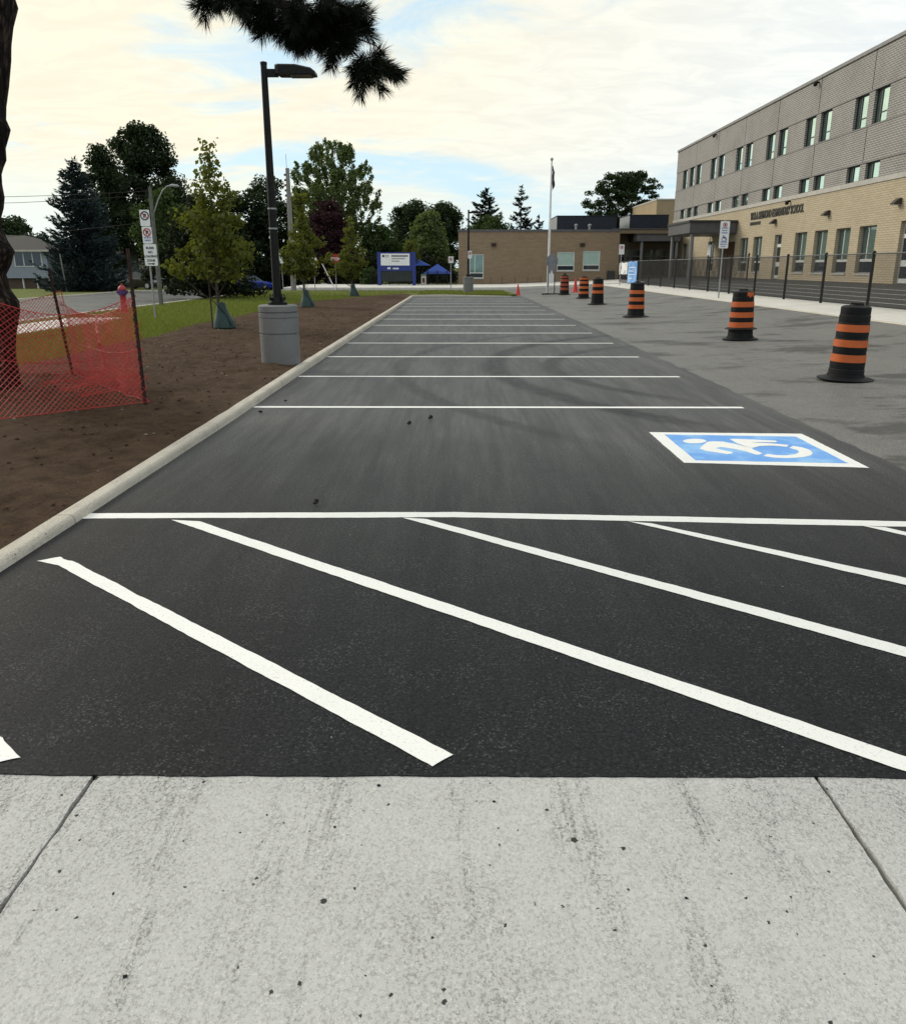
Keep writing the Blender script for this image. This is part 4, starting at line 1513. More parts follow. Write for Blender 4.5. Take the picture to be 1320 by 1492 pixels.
# accessible no-parking sign on the school walk
R0 = Vector((10.25, 33.6, .355))
t = post_sign(R0, 2.92, 'white parking sign with wheelchair symbol on a post at the school walk edge')
o_, rg, up = plate(t, R0 + Vector((0, -.035, 2.36)), .36, 1.0, 'sign_plate', M_WHITE)
no_sign(t, o_, R0 + Vector((0, -.035, 2.72)), .085, rg, up, FR, 'P')
print_rows(o_, R0 + Vector((0, -.0415, 2.58)), rg, up, ((.26, .05), (.20, .05), (.24, .045)), .085, 6)
ring_mesh(R0 + Vector((0, -.0415, 2.20)), .07, .095, .004, rg, up, FR, 18).build('wheel_symbol', M_SIGNBLUE, o_)
m = MB(); c = R0 + Vector((0, -.0465, 2.22)); m.poly([c + rg * a + up * b for a, b in ((-.05, .12), (-.02, .12), (0, .04), (.07, .04), (.10, -.05), (.07, -.06), (.045, .01), (-.03, .01))], FR * .003)
m.build('rider_symbol', M_SIGNBLK, o_)
print_rows(o_, R0 + Vector((0, -.0415, 2.07)), rg, up, ((.24, .05), (.26, .045), (.18, .04)), .08, 6)

# no-parking signs farther away
for (x, y, z, h, ph, lab) in ((10.55, 56.0, .36, 2.55, .62, 'white no parking sign on a slim post near the white banner'),
                              (.02, 57.5, -.02, 2.2, .42, 'white no parking sign on a slim post in front of the tan wing window')):
    q = Vector((x, y, z))
    if y > 57:
        q.x = PY(657, 390, y).x
        q.z = -.012
    t = post_sign(q, h, lab)
    o_, rg, up = plate(t, q + Vector((0, -.035, h - ph / 2)), .34, ph, 'sign_plate', M_WHITE)
    no_sign(t, o_, q + Vector((0, -.035, h - .18)), .11, rg, up, FR, 'P')
# small sign strapped on the far lamp
q = Vector((lp.x + .09, 50.2, 1.98))
t = thing('pole_sign', q, 'small white no parking sign strapped to the far lamp pole', 'sign')
o_, rg, up = plate(t, q + Vector((0, -.02, 0.22)), .22, .44, 'sign_plate', M_WHITE)
no_sign(t, o_, q + Vector((0, -.02, .30)), .08, rg, up, FR, 'P')
MB().box(q.x - .16, q.x + .1, q.y - .018, q.y - .002, q.z + .1, q.z + .13).build('strap', M_STEEL, t)

# grey backs of signs at the flagpole
q = Vector((5.2, 48.0, zr(5.2) - .012))
t = thing('crossing_sign', q, 'grey back of a sign on two dark posts in front of the flagpole', 'sign')
for dx in (-.19, .19):
    MB().tube([(q.x + dx, q.y, q.z - .02), (q.x + dx, q.y, q.z + 2.05)], .03, 8).build('post', M_FASCIA, t)
m = MB(); c = q + Vector((0, -.04, 1.78))
m.poly([c + Vector((a, 0, b)) for a, b in ((-.19, -.62), (.19, -.62), (.21, .2), (.12, .34), (0, .46), (-.12, .34), (-.21, .2))], (0, -.008, 0)); m.build('sign_back', M_SIGNGREY, t)
m = MB(); m.poly([c + Vector((.36 * math.cos(R(22.5 + 45 * i)), .03, .36 * math.sin(R(22.5 + 45 * i)) + .0)) for i in range(8)], (0, -.008, 0)); m.build('octagon_back', M_SIGNGREY, t)
m = MB(); m.poly([c + Vector((a, -.012, b)) for a, b in ((-.13, -1.12), (.13, -1.12), (.13, -.72), (.05, -.62), (.01, -.45), (-.05, -.62), (-.13, -.75))], (0, -.004, 0)); m.build('taped_notice', M_WHITE, t)
MB().box(q.x - .5, q.x + .5, q.y - .3, q.y + .3, q.z - .001, q.z + .05).build('base_plate', M_BLACK, t)

# stop sign, blank sign, leaning pole on the far corner
q = Vector((-8.3, 58.0, -.015))
t = post_sign(q, 2.35, 'red octagonal stop sign at the far street corner', 'stop sign')
c = q + Vector((0, -.035, 2.05)); m = MB()
m.poly([c + Vector((.34 * math.cos(R(22.5 + 45 * i)), 0, .34 * math.sin(R(22.5 + 45 * i)))) for i in range(8)], (0, -.006, 0)); o_ = m.build('sign_plate', M_SIGNRED, t)
lettering('lettering', 'STOP', .26, c + Vector((0, -.008, -.09)), (1, 0, 0), (0, 0, 1), M_WHITE, o_, .003, 'CENTER', bold=.006)
q = Vector((-9.75, 58.0, -.015))
t = post_sign(q, 2.15, 'blank white back of a square sign beside the stop sign')
plate(t, q + Vector((0, -.035, 1.8)), .40, .66, 'sign_plate', M_WHITE)
q = Vector((-8.45, 58.6, -.015))
tag(MB().tube([q, q + Vector((-.85, 0, 1.75))], .035, 8).build('leaning_pole', M_WHITE, None, q, smooth=True), 'pale pole leaning between the two corner signs', 'pole')
# round crossing sign hung at the utility pole
q = Vector((-10.55, 54.6, .05))
t = thing('utility_pole', q, 'pale wooden utility pole behind the second young tree', 'utility pole')
M_POLE = pm('weathered_pole', (.26, .245, .22), (.18, .17, .155), 9, .9, .4, stretch=(1, 1, .1))
MB().tube([q, q + Vector((0, 0, 4)), q + Vector((0, 0, 7.3))], [.17, .15, .12], 12).build('shaft', M_POLE, t, smooth=True)
for i in range(5):
    MB().lathe([(.03, 0), (.07, .03), (.07, .10), (.03, .14)], (q.x - .17, q.y - .02, 5.7 + i * .3), 8).build('insulator', M_FASCIA, t)
MB().tube([q + Vector((-.04, 0, 7.28)), q + Vector((-.05, 0, 8.1))], .012, 5).build('spike', M_BLACK, t)
q2 = q + Vector((-.62, -.3, 2.1))
t2 = thing('crosswalk_sign', (q2.x, q2.y, .05), 'round white sign back on a thin post beside the utility pole', 'sign')
MB().tube([(q2.x, q2.y + .03, .0), (q2.x, q2.y + .03, 2.5)], .025, 6).build('post', M_STEEL, t2)
m = MB(); m.poly([(q2.x + .27 * math.cos(R(i * 18)), q2.y, q2.z + .27 * math.sin(R(i * 18))) for i in range(20)], (0, -.008, 0)); m.build('sign_plate', M_WHITE, t2)
MB().box(q2.x - .1, q2.x + .1, q2.y - .008, q2.y, q2.z - .42, q2.z - .272).build('tab', M_WHITE, t2)

# flagpole
q = Vector((5.25, 50.2, zr(5.25) - .012))
t = thing('flagpole', q, 'white flagpole with a limp dark flag in front of the low wing', 'flagpole')
MB().tube([q, q + Vector((0, 0, 4)), q + Vector((0, 0, 7.2))], [.075, .062, .045], 12).build('pole', M_WHITE, t, smooth=True)
MB().lathe([(.02, 7.2), (.085, 7.26), (.085, 7.33), (.03, 7.38)], q, 12).build('finial', M_STEEL, t, smooth=True)
m = MB()
rs = []
for i in range(12):
    z = 6.95 - i * .118
    w = (.03, .06, .10, .12, .12, .14, .15, .17, .17, .15, .11, .03)[i]
    rs.append([q + Vector((.05 + w * (.5 + .5 * math.cos(a)) + .03 * math.sin(i * .8) * (i > 2), .05 * math.sin(a) + .03 * math.sin(2 * a + i), z + .05 * math.cos(a) * (i > 8))) for a in [j * math.pi / 5 for j in range(10)]])
m.rings(rs)
m.build('flag', pm('flag_dark', (.07, .05, .06), (.04, .035, .05), 3, .85), t, smooth=True)

# ------------------------------------------------------------------ school sign board and shade canopies
M_BLUE = pm('royal_blue_enamel', (.018, .035, .20), (.014, .028, .17), 3, .5)
YS = 66.5
s = YS / 64
t = thing('school_sign_board', (-4.8, YS, .12), 'blue framed school sign with white name panel over a dark screen', 'sign board')
for x in (-6.15, -3.45):
    MB().box(x - .13, x + .13, YS, YS + .3, .05, 2.62).build('post', M_BLUE, t)
MB().box(-6.02, -3.58, YS + .04, YS + .24, 1.22, 2.60).build('cabinet', M_BLUE, t)
pn = MB().box(-6.0, -3.78, YS - .01, YS + .038, 1.62, 2.50).build('name_panel', M_WHITE, t)
MB().box(-5.88, -5.72, YS - .016, YS - .0105, 2.24, 2.40).build('crest', M_SIGNBLK, pn)
for xa, xb, za, zb, mt in ((-5.66, -5.34, 2.30, 2.38, M_SIGNGREY), (-5.66, -5.40, 2.22, 2.26, M_SIGNGREY), (-5.16, -3.88, 2.26, 2.38, M_SIGNBLK), (-5.16, -4.12, 2.08, 2.17, M_SIGNGREY), (-5.16, -4.55, 1.90, 1.98, M_SIGNGREY)):
    x = xa
    while x < xb:
        MB().box(x, min(x + .11, xb), YS - .015, YS - .0105, za, zb).build('print_block', mt, pn)
        x += .14
for x, w_ in ((-5.5, .10), (-5.37, .10), (-5.08, .07), (-4.99, .07), (-4.9, .07), (-4.81, .09), (-4.70, .07)):
    MB().box(x, x + w_, YS + .034, YS + .0395, 1.34, 1.49 if w_ > .095 else 1.45).build('print_block', M_WHITE, t)
MB().box(-6.0, -3.6, YS + .08, YS + .2, .42, 1.2).build('screen', pm('dark_screen', (.016, .024, .022), (.012, .018, .017), 3, .35), t)
M_CANV = pm('blue_canvas', (.028, .075, .34), (.022, .06, .28), 1.6, .85)


def shade(px0, px1, py0, py1, Y, label):
    a, b = PY(px0, py1, Y), PY(px1, py1, Y)
    top = PY((px0 + px1) / 2, py0, Y).z
    c = (a + b) / 2
    hw = (b.x - a.x) / 2
    t = thing('shade_canopy', (c.x, Y, .1), label, 'canopy', 'blue shade canopies')
    e = a.z
    m = MB()
    base = [(c.x - hw, Y - hw, e), (c.x + hw, Y - hw, e), (c.x + hw, Y + hw, e), (c.x - hw, Y + hw, e)]
    inner = [(x, y, z - .04) for x, y, z in base]
    m.add(base + [(c.x, Y, top)] + inner + [(c.x, Y, top - .05)], [(0, 1, 4), (1, 2, 4), (2, 3, 4), (3, 0, 4), (6, 5, 9), (7, 6, 9), (8, 7, 9), (5, 8, 9), (0, 5, 6, 1), (1, 6, 7, 2), (2, 7, 8, 3), (3, 8, 5, 0)])
    m.build('cloth_roof', M_CANV, t)
    for sx_ in (-1, 1):
        for sy_ in (-1, 1):
            MB().tube([(c.x + sx_ * hw * .92, Y + sy_ * hw * .92, -.1), (c.x + sx_ * hw * .92, Y + sy_ * hw * .92, e)], .05, 8).build('post', M_BLACK, t)


shade(617, 658, 384, 398, 69.5, 'small blue pyramid shade canopy beside the tan wing')
shade(566, 626, 371, 386, 74, 'larger blue shade canopy rising behind the blue school sign')
# picket fence of the yard
t = thing('picket_fence', (-3, 68.2, .1), 'black steel picket fence in front of the blue canopies', 'fence')
for i in range(10):
    x = -7.0 + i * .76
    MB().box(x - .03, x + .03, 68.2, 68.26, .0, 1.25).build('post', M_BLACK, t)
for z in (.22, 1.1):
    MB().box(-7.0, -.15, 68.215, 68.245, z, z + .035).build('rail', M_BLACK, t)
pk = MB().box(-7.0 + .1, -7.0 + .116, 68.222, 68.238, .12, 1.2).build('picket', M_BLACK, t)
for i in range(1, 62):
    piece(pk, 'picket', t, (i * .11, 0, 0))
q = Vector((-2.75, 67.6, .12))
t = thing('litter_bin', q, 'small grey bin with green top beside the blue sign post', 'bin')
MB().cbox(q.x - .2, q.x + .2, q.y - .2, q.y + .2, q.z, q.z + .75, .03).build('body', M_COPE, t)
MB().cbox(q.x - .22, q.x + .22, q.y - .22, q.y + .22, q.z + .75, q.z + .85, .04).build('lid', pm('bin_green', (.05, .14, .09), rough=.5), t)
MB().box(q.x - .1, q.x + .1, q.y - .208, q.y - .202, q.z + .2, q.z + .55).build('label_panel', M_WOODDOOR, t)
# row of slim marker stakes along the tan wing
for i, x in enumerate((2.6, 3.55, 4.6, 5.6, 6.65)):
    z = .15 if x < 3.5 else .15 + (x - 3.5) / 6.2 * .24
    tag(MB().tube([(x, 69.3, z - .05), (x, 69.3, z + .55)], .022, 6).build('marker_stake', pm('stake_brown', (.09, .06, .045), rough=.8), None, (x, 69.3, z)), 'thin brown stake standing along the foot of the tan wing', 'stake', 'stakes along the tan wing')

# ------------------------------------------------------------------ fire hydrant
H0 = Vector((-10.95, 27.7, .05))
t = thing('fire_hydrant', H0, 'red fire hydrant with purple bonnet beside the street', 'fire hydrant')
M_HRED = pm('hydrant_red', (.36, .018, .022), (.28, .014, .018), 8, .5)
M_HPUR = pm('hydrant_purple', (.075, .022, .12), (.06, .018, .10), 8, .5)
MB().lathe([(.15, -.02), (.15, .04), (.105, .06), (.105, .12), (.10, .14), (.098, .60)], H0, 18).build('barrel', M_HRED, t, smooth=True)
MB().lathe([(.125, .60), (.13, .615), (.13, .66), (.115, .68), (.112, .76)], H0, 18).build('upper_barrel', M_HPUR, t, smooth=True)
MB().lathe([(.13, .76), (.13, .79), (.115, .83), (.07, .885), (.035, .90), (.035, .95), (.02, .955)], H0, 18).build('bonnet', M_HRED, t, smooth=True)
for sx_ in (-1, 1):
    MB().tube([H0 + Vector((.09 * sx_, 0, .70)), H0 + Vector((.17 * sx_, 0, .70))], [.05, .055], 10).build('nozzle_cap', M_HPUR, t, smooth=True)
MB().tube([H0 + Vector((0, -.09, .66)), H0 + Vector((0, -.19, .66))], [.07, .075], 12).build('pumper_cap', M_HPUR, t, smooth=True)

# ------------------------------------------------------------------ street light on the kerb
q = Vector((-11.75, 33.5, .05))
t = thing('street_light', q, 'grey street light with curved arm behind the parking signs', 'street light')
MB().tube([q, q + Vector((0, 0, 2.4)), q + Vector((0, 0, 4.4))], [.09, .075, .055], 12).build('pole', pm('dull_pole', (.13, .13, .12), (.09, .09, .085), 9, .8), t, smooth=True)
ap = [q + Vector((.05, 0, 3.45)), q + Vector((.28, 0, 3.95)), q + Vector((.48, 0, 4.28)), q + Vector((.66, 0, 4.42)), q + Vector((.80, 0, 4.44))]
MB().tube(ap, .024, 8).build('arm', M_STEEL, t, smooth=True)
MB().tube([q + Vector((.76, 0, 4.44)), q + Vector((.86, 0, 4.45)), q + Vector((1.05, 0, 4.43)), q + Vector((1.12, 0, 4.41))], [.03, .06, .055, .02], 10).build('lamp_head', M_STEEL, t, smooth=True)
for i, (za, zb) in enumerate(((4.3, 6.6), (4.15, 6.1), (3.2, 3.9))):
    n = 14
    pts = [Vector((-11.8 - 26 * f, 33.5 + 4 * f - 0, za + (zb - za) * f - 1.0 * math.sin(math.pi * f))) for f in [j / n for j in range(n + 1)]]
    tag(MB().tube(pts, .009, 4).build('overhead_wire', M_BLACK, None, pts[0]), ('uppermost', 'middle', 'lowest')[i] + ' of three thin overhead wires running from the street light', 'wire', 'overhead wires')

# ------------------------------------------------------------------ orange safety fence round the pine
M_NET = pm('orange_red_net', (.49, .044, .032), (.40, .036, .03), 7, .55)
M_TPOST = pm('rusty_dark_post', (.026, .016, .014), (.05, .02, .016), 12, .8)
z0 = .10
c0 = [Vector((-3.42, 8.95, z0)), Vector((-4.42, 7.92, z0)), Vector((-6.0, 6.7, z0)), Vector((-7.4, 8.6, z0)), Vector((-6.9, 11.6, z0)), Vector((-5.28, 11.35, z0)), Vector((-3.42, 8.95, z0))]
fence = thing('safety_fence', (-5, 9.3, z0), 'sagging orange red mesh safety fence round the pine trunk', 'fence')
for i, (p, hh, ln) in enumerate(((c0[0], 1.62, (-.015, 0)), (c0[5], 1.42, (-.16, .02)), (c0[2], 1.5, (.03, 0)), (c0[3], 1.5, (0, .05)), (c0[4], 1.5, (.02, .0)), (Vector((-5.0, 7.45, z0)), 1.45, (-.04, .0)))):
    m = MB()
    for a, b in ((.018, .004), (.004, .018)):
        m.rings([[(p.x + sx_ * a, p.y + sy_ * b, z0 - .15) for sx_, sy_ in ((-1, -1), (1, -1), (1, 1), (-1, 1))],
                 [(p.x + ln[0] + sx_ * a, p.y + ln[1] + sy_ * b, z0 + hh) for sx_, sy_ in ((-1, -1), (1, -1), (1, 1), (-1, 1))]])
    m.build('post', M_TPOST, fence)
    for kq in range(9):
        f = (.2 + kq * .14) / hh
        MB().box(p.x + ln[0] * f - .022, p.x + ln[0] * f + .022, p.y + ln[1] * f - .022, p.y + ln[1] * f - .0185, z0 + f * hh - .01, z0 + f * hh + .01).build('stud', M_TPOST, fence)
lens = [0]
for a, b in zip(c0, c0[1:]):
    lens.append(lens[-1] + (b - a).length)
LT = lens[-1]


def net_pt(s_, tt):
    s_ = max(0, min(LT - 1e-6, s_))
    for i in range(len(lens) - 1):
        if s_ <= lens[i + 1]:
            break
    f = (s_ - lens[i]) / (lens[i + 1] - lens[i])
    p = c0[i].lerp(c0[i + 1], f)
    d = (c0[i + 1] - c0[i]).normalized()
    nr = Vector((d.y, -d.x, 0)) * -1
    span = math.sin(math.pi * f)
    top = (1.12 if i < 5 else .92 + .2 * f) - .16 * span + .05 * noise.noise(Vector((s_ * .9, 2, 0)))
    bulge = .10 * span * math.sin(math.pi * tt) * noise.noise(Vector((s_ * .6, 9, tt))) * 2 + .03 * noise.noise(Vector((s_ * 3, tt * 3, 1)))
    corner = math.exp(-(min(s_, LT - s_) / .12) ** 2)
    foot = .0 + .02 * noise.noise(Vector((s_ * 2, 1, 5)))
    q = p + nr * bulge + Vector((.05 * corner * (1 - tt * .7), .02 * corner, 0))
    q.z = z0 + .02 + foot + tt * top
    return q


V, Fc = [], []
def strand(pts, r):
    for a, b in zip(pts, pts[1:]):
        d = (b - a)
        if d.length < 1e-4: continue
        d.normalize()
        u_ = d.cross(Vector((.31, .77, .55))).normalized(); w_ = d.cross(u_)
        o = len(V)
        for e in (a, b):
            for ang in (0, 2.094, 4.189):
                V.append(e + u_ * (math.cos(ang) * r) + w_ * (math.sin(ang) * r))
        Fc.extend([(o, o + 1, o + 4, o + 3), (o + 1, o + 2, o + 5, o + 4), (o + 2, o, o + 3, o + 5)])


cell = .058
ns = int(LT / cell)
for i in range(-22, ns + 22):
    for sg in (1, -1):
        pts = []
        for j in range(9):
            tt = j / 8
            s_ = i * cell + sg * tt * 1.15
            if 0 <= s_ <= LT:
                pts.append(net_pt(s_, tt))
        if len(pts) > 1:
            strand(pts, .0034)
for tt in (0., .5, 1.):
    strand([net_pt(LT * j / 300, tt) for j in range(301)], .0045)
# loose fold of net slumped inside
for i in range(24):
    for sg in (1, -1):
        pts = []
        for j in range(7):
            tt = j / 6
            s_ = i * .12 + sg * tt * .7
            if .3 <= s_ <= 2.3:
                f = s_ / 3.0
                p = Vector((-5.1, 10.6, 0)).lerp(Vector((-3.5, 9.15, 0)), f)
                p += Vector((.35, .35, 0)) * (tt - .5) * 1.6 + Vector((.06, .06, 0)) * noise.noise(Vector((s_ * 2, tt * 4, 0)))
                p.z = z0 + .05 + .16 * tt * math.sin(math.pi * min(1, f + .1)) ** .5 + .10 * noise.noise(Vector((s_ * 1.7, tt * 2, 4)))
                p.z = max(p.z, z0 + .03)
                pts.append(p)
        if len(pts) > 1:
            strand(pts, .0034)
npmesh('netting', [tuple(p) for p in V], Fc, M_NET, fence)

# ------------------------------------------------------------------ houses over the street
M_SIDING = pm('blue_grey_siding', (.26, .29, .34), (.23, .26, .30), 2, .7)
M_SHINGLE = pm('roof_shingle', (.050, .044, .040), (.034, .030, .028), 7, .9, .5)
M_HBRICK = brickmat('house_brick', (.10, .06, .045), (.075, .046, .036), (.12, .10, .085), .22, .07, 0)
YH = 78.0
a = PY(72, 405, YH); b = PY(72, 364, YH)
hx1, hz0, hz1 = a.x, a.z, b.z
gz = ground_z(-36, YH)
t = thing('house', ((hx1 - 5), YH, gz), 'raised bungalow with blue grey siding and dark hip roof behind the pine trunk', 'house')
hx0 = hx1 - 10.5
MB().box(hx0, hx1 - .05, YH + .3, YH + 9, gz - .1, hz0, ).build('lower_wall', M_HBRICK, t)
MB().box(hx0 - .1, hx1, YH, YH + 9.1, hz0, hz1).build('upper_wall', M_SIDING, t)
for i in range(16):
    z = hz0 + (hz1 - hz0) * i / 16
    MB().box(hx0 - .12, hx1 + .02, YH - .018, YH - .002, z + .004, z + (hz1 - hz0) / 16 - .012).build('siding_board', M_SIDING, t)
pz = PY(30, 344, YH).z
m = MB()
e = .55
m.add([(hx0 - e, YH - e, hz1), (hx1 + e, YH - e, hz1), (hx1 + e, YH + 9 + e, hz1), (hx0 - e, YH + 9 + e, hz1), (hx0 + 4, YH + 4.5, pz + .25), (hx1 - 4, YH + 4.5, pz + .25)],
      [(0, 1, 5, 4), (1, 2, 5), (2, 3, 4, 5), (3, 0, 4), (0, 3, 2, 1)])
rf = m.build('roof', M_SHINGLE, t)
MB().box(hx0 - e - .01, hx1 + e + .01, YH - e - .04, YH - e, hz1 - .14, hz1 + .02).build('gutter', M_COPE, rf)
wx0, wx1 = PY(22, 380, YH).x, PY(61, 380, YH).x
wz0, wz1 = PY(40, 387, YH).z, PY(40, 367, YH).z
w = MB().box(wx0 - .06, wx1 + .06, YH - .06, YH - .019, wz0 - .08, wz1 + .05).build('window', M_FRAMEW, t)
for i in range(3):
    xa, xb = wx0 + (wx1 - wx0) * i / 3 + .05, wx0 + (wx1 - wx0) * (i + 1) / 3 - .05
    MB().box(xa, xb, YH - .075, YH - .061, wz0, wz1).build('pane', M_BLUEGL, w)
for x in (-.2, 1.1, 2.2):
    MB().box(wx0 + x + .55, wx0 + x + .65, YH + .12, YH + .295, gz, hz0 - .02).build('porch_post', M_FRAMEW, t)
# set back wing
MB().box(hx1 + .02, hx1 + 5, YH + 4, YH + 9, gz - .1, hz1 - .3).build('wing_wall', M_SIDING, t)
m = MB(); m.add([(hx1 + .6, YH + 3.5, hz1 - .3), (hx1 + 5.5, YH + 3.5, hz1 - .3), (hx1 + 5.5, YH + 9.5, hz1 - .3), (hx1 + .6, YH + 9.5, hz1 - .3), (hx1 + .6, YH + 6.5, hz1 + .75), (hx1 + 5.5, YH + 6.5, hz1 + .75)], [(0, 1, 5, 4), (2, 3, 4, 5), (1, 2, 5), (3, 0, 4), (0, 3, 2, 1)])
m.build('wing_roof', M_SHINGLE, t)
YG = 92
a = PY(186, 412, YG); b = PY(232, 384, YG)
t = thing('house', ((a.x + b.x) / 2, YG, ground_z(-30, YG)), 'white garage front glimpsed between the dark trees', 'house')
MB().box(a.x, b.x, YG, YG + 7, -1, b.z).build('wall', M_FRAMEW, t)
m = MB(); m.add([(a.x - .4, YG - .4, b.z), (b.x + .4, YG - .4, b.z), (b.x + .4, YG + 7.4, b.z), (a.x - .4, YG + 7.4, b.z), (a.x - .4, YG + 3.5, b.z + 1.3), (b.x + .4, YG + 3.5, b.z + 1.3)], [(0, 1, 5, 4), (2, 3, 4, 5), (1, 2, 5), (3, 0, 4), (0, 3, 2, 1)])
m.build('roof', M_SHINGLE, t)
MB().box(a.x + .4, b.x - .5, YG - .04, YG - .002, -.9, b.z - .5).build('garage_door', M_FASCIA, t)
q = Vector((PY(98, 424, 58).x, 58, ground_z(-27, 58)))
tag(MB().tube([q - Vector((0, 0, .2)), q + Vector((-.18, 0, 2.5))], .045, 8).build('guy_pole', M_POLE, None, q, smooth=True), 'thin pale pole standing at the left foot of the blue spruce', 'pole')

# ------------------------------------------------------------------ cars
M_TYRE = pm('tyre', (.012, .012, .012), rough=.9)
M_RIM = pm('alloy', (.4, .4, .41), rough=.35, metal=.7)
M_CARGL = glass('car_glass', (.03, .04, .045), .3)
M_CARBLUE = pm('blue_car_paint', (.010, .035, .34), (.009, .03, .29), 1.5, .22, spec=.6)
M_CARDARK = pm('charcoal_car_paint', (.018, .018, .020), (.014, .014, .016), 1.5, .2, spec=.7)


def car(loc, rz, paint, label):
    t = thing('parked_car', loc, label, 'car', 'cars in the street')
    t.rotation_euler = (0, 0, rz)
    L_ = Vector(loc)
    P = lambda x, y, z: L_ + Vector((x, y, z))
    # body sections along x (front at +x): (x, half width, z low, z belt)
    sec = [(-2.05, .70, .45, .78), (-1.95, .80, .30, .95), (-1.3, .86, .22, .98), (0, .88, .20, .96), (.9, .87, .20, .94), (1.6, .83, .24, .84), (1.98, .74, .32, .70), (2.06, .62, .40, .58)]
    rs = [[P(x, -w, zl + .08), P(x, -w * .94, zl), P(x, w * .94, zl), P(x, w, zl + .08), P(x, w, zb - .10), P(x, w * .9, zb), P(x, -w * .9, zb), P(x, -w, zb - .10)] for x, w, zl, zb in sec]
    MB().rings(rs).build('body', paint, t, smooth=True)
    cab = [(-1.92, .72, .93, .96), (-1.55, .70, .93, 1.36), (-.8, .68, .93, 1.46), (.1, .68, .93, 1.44), (.55, .70, .92, 1.30), (1.15, .74, .90, .93)]
    rs = [[P(x, -w * 1.1, zl), P(x, w * 1.1, zl), P(x, w * .88, zh), P(x, -w * .88, zh)] for x, w, zl, zh in cab]
    MB().rings(rs).build('cabin', M_CARGL, t)
    rs = [[P(x, -w * .87, zh - .01), P(x, w * .87, zh - .01), P(x, w * .84, zh + .022), P(x, -w * .84, zh + .022)] for x, w, zl, zh in cab[1:5]]
    MB().rings(rs).build('roof', paint, t)
    for x in (-1.28, 1.28):
        for sy in (-1, 1):
            m = MB().tube([P(x, sy * .68, .31), P(x, sy * .885, .31)], .31, 20)
            wh = m.build('wheel', M_TYRE, t, smooth=True)
            MB().tube([P(x, sy * .87, .31), P(x, sy * .897, .31)], [.20, .18], 14).build('rim', M_RIM, wh)
    for sy in (-1, 1):
        MB().box(L_.x + 1.88, L_.x + 2.0, L_.y + sy * .58 - .13, L_.y + sy * .58 + .13, L_.z + .58, L_.z + .70).build('headlight', M_WHITE, t)
        MB().box(L_.x - 2.05, L_.x - 1.96, L_.y + sy * .62 - .1, L_.y + sy * .62 + .1, L_.z + .68, L_.z + .86).build('tail_light', M_SIGNRED, t)
    return t


YC = 84
q = PY(376, 410, YC)
car((q.x - .6, YC, -.02 - .025 * 29), R(12), M_CARBLUE, 'bright blue hatchback in the street behind the lamp pole')
YC = 72
q = PY(205, 410, YC)
car((q.x, YC, ground_z(-26, YC)), R(-18), M_CARDARK, 'charcoal car parked beside the blue spruce')

# ------------------------------------------------------------------ trees
def leaf_quads(cen, size, rg, up=.35, fold=.18, asp=.62):
    n = len(cen)
    a = rg.normal(size=(n, 3)); a /= np.linalg.norm(a, axis=1)[:, None]
    nrm = rg.normal(size=(n, 3)); nrm[:, 2] += up * 2
    b = np.cross(nrm, a); b /= np.linalg.norm(b, axis=1)[:, None] + 1e-9
    c = np.cross(a, b)
    l = (size * (.7 + .6 * rg.random(n)))[:, None]
    w = l * asp
    f = c * l * fold
    V = np.stack([cen - a * l * .5, cen + b * w * .5 + f + a * l * .05, cen + a * l * .5, cen - b * w * .5 + f + a * l * .05], 1).reshape(-1, 3)
    return V, np.arange(4 * n).reshape(-1, 4)


def branchy(m, pts, r0, r1, n=6):
    k = len(pts)
    m.tube(pts, [r0 + (r1 - r0) * i / (k - 1) for i in range(k)], n)


PROF = {
    'round': lambda t: math.sqrt(max(0, 1 - (2 * t - 1) ** 2)) * .96 + .04,
    'egg': lambda t: (math.sin(math.pi * min(1, t * .92 + .06) ** .75)) ** .8,
    'umbrella': lambda t: (.35 + .65 * math.sin(math.pi * min(1, .1 + t * .75))) if t < .9 else .62,
    'vase': lambda t: (.50 + .5 * math.sin(math.pi * (t * .8 + .12))) * (1 if t < .7 else max(.1, 1 - ((t - .7) / .3) ** 1.5 * .9)),
    'cone': lambda t: max(.05, (1 - t) ** .8),
    'skirt': lambda t: max(.1, 1 - t ** 1.6) ** .8,
    'young': lambda t: (.62 + .38 * math.sin(math.pi * (.15 + .9 * t))) if t < .42 else max(.06, .70 * (1 - (t - .42) / .60) ** 1.0),
}


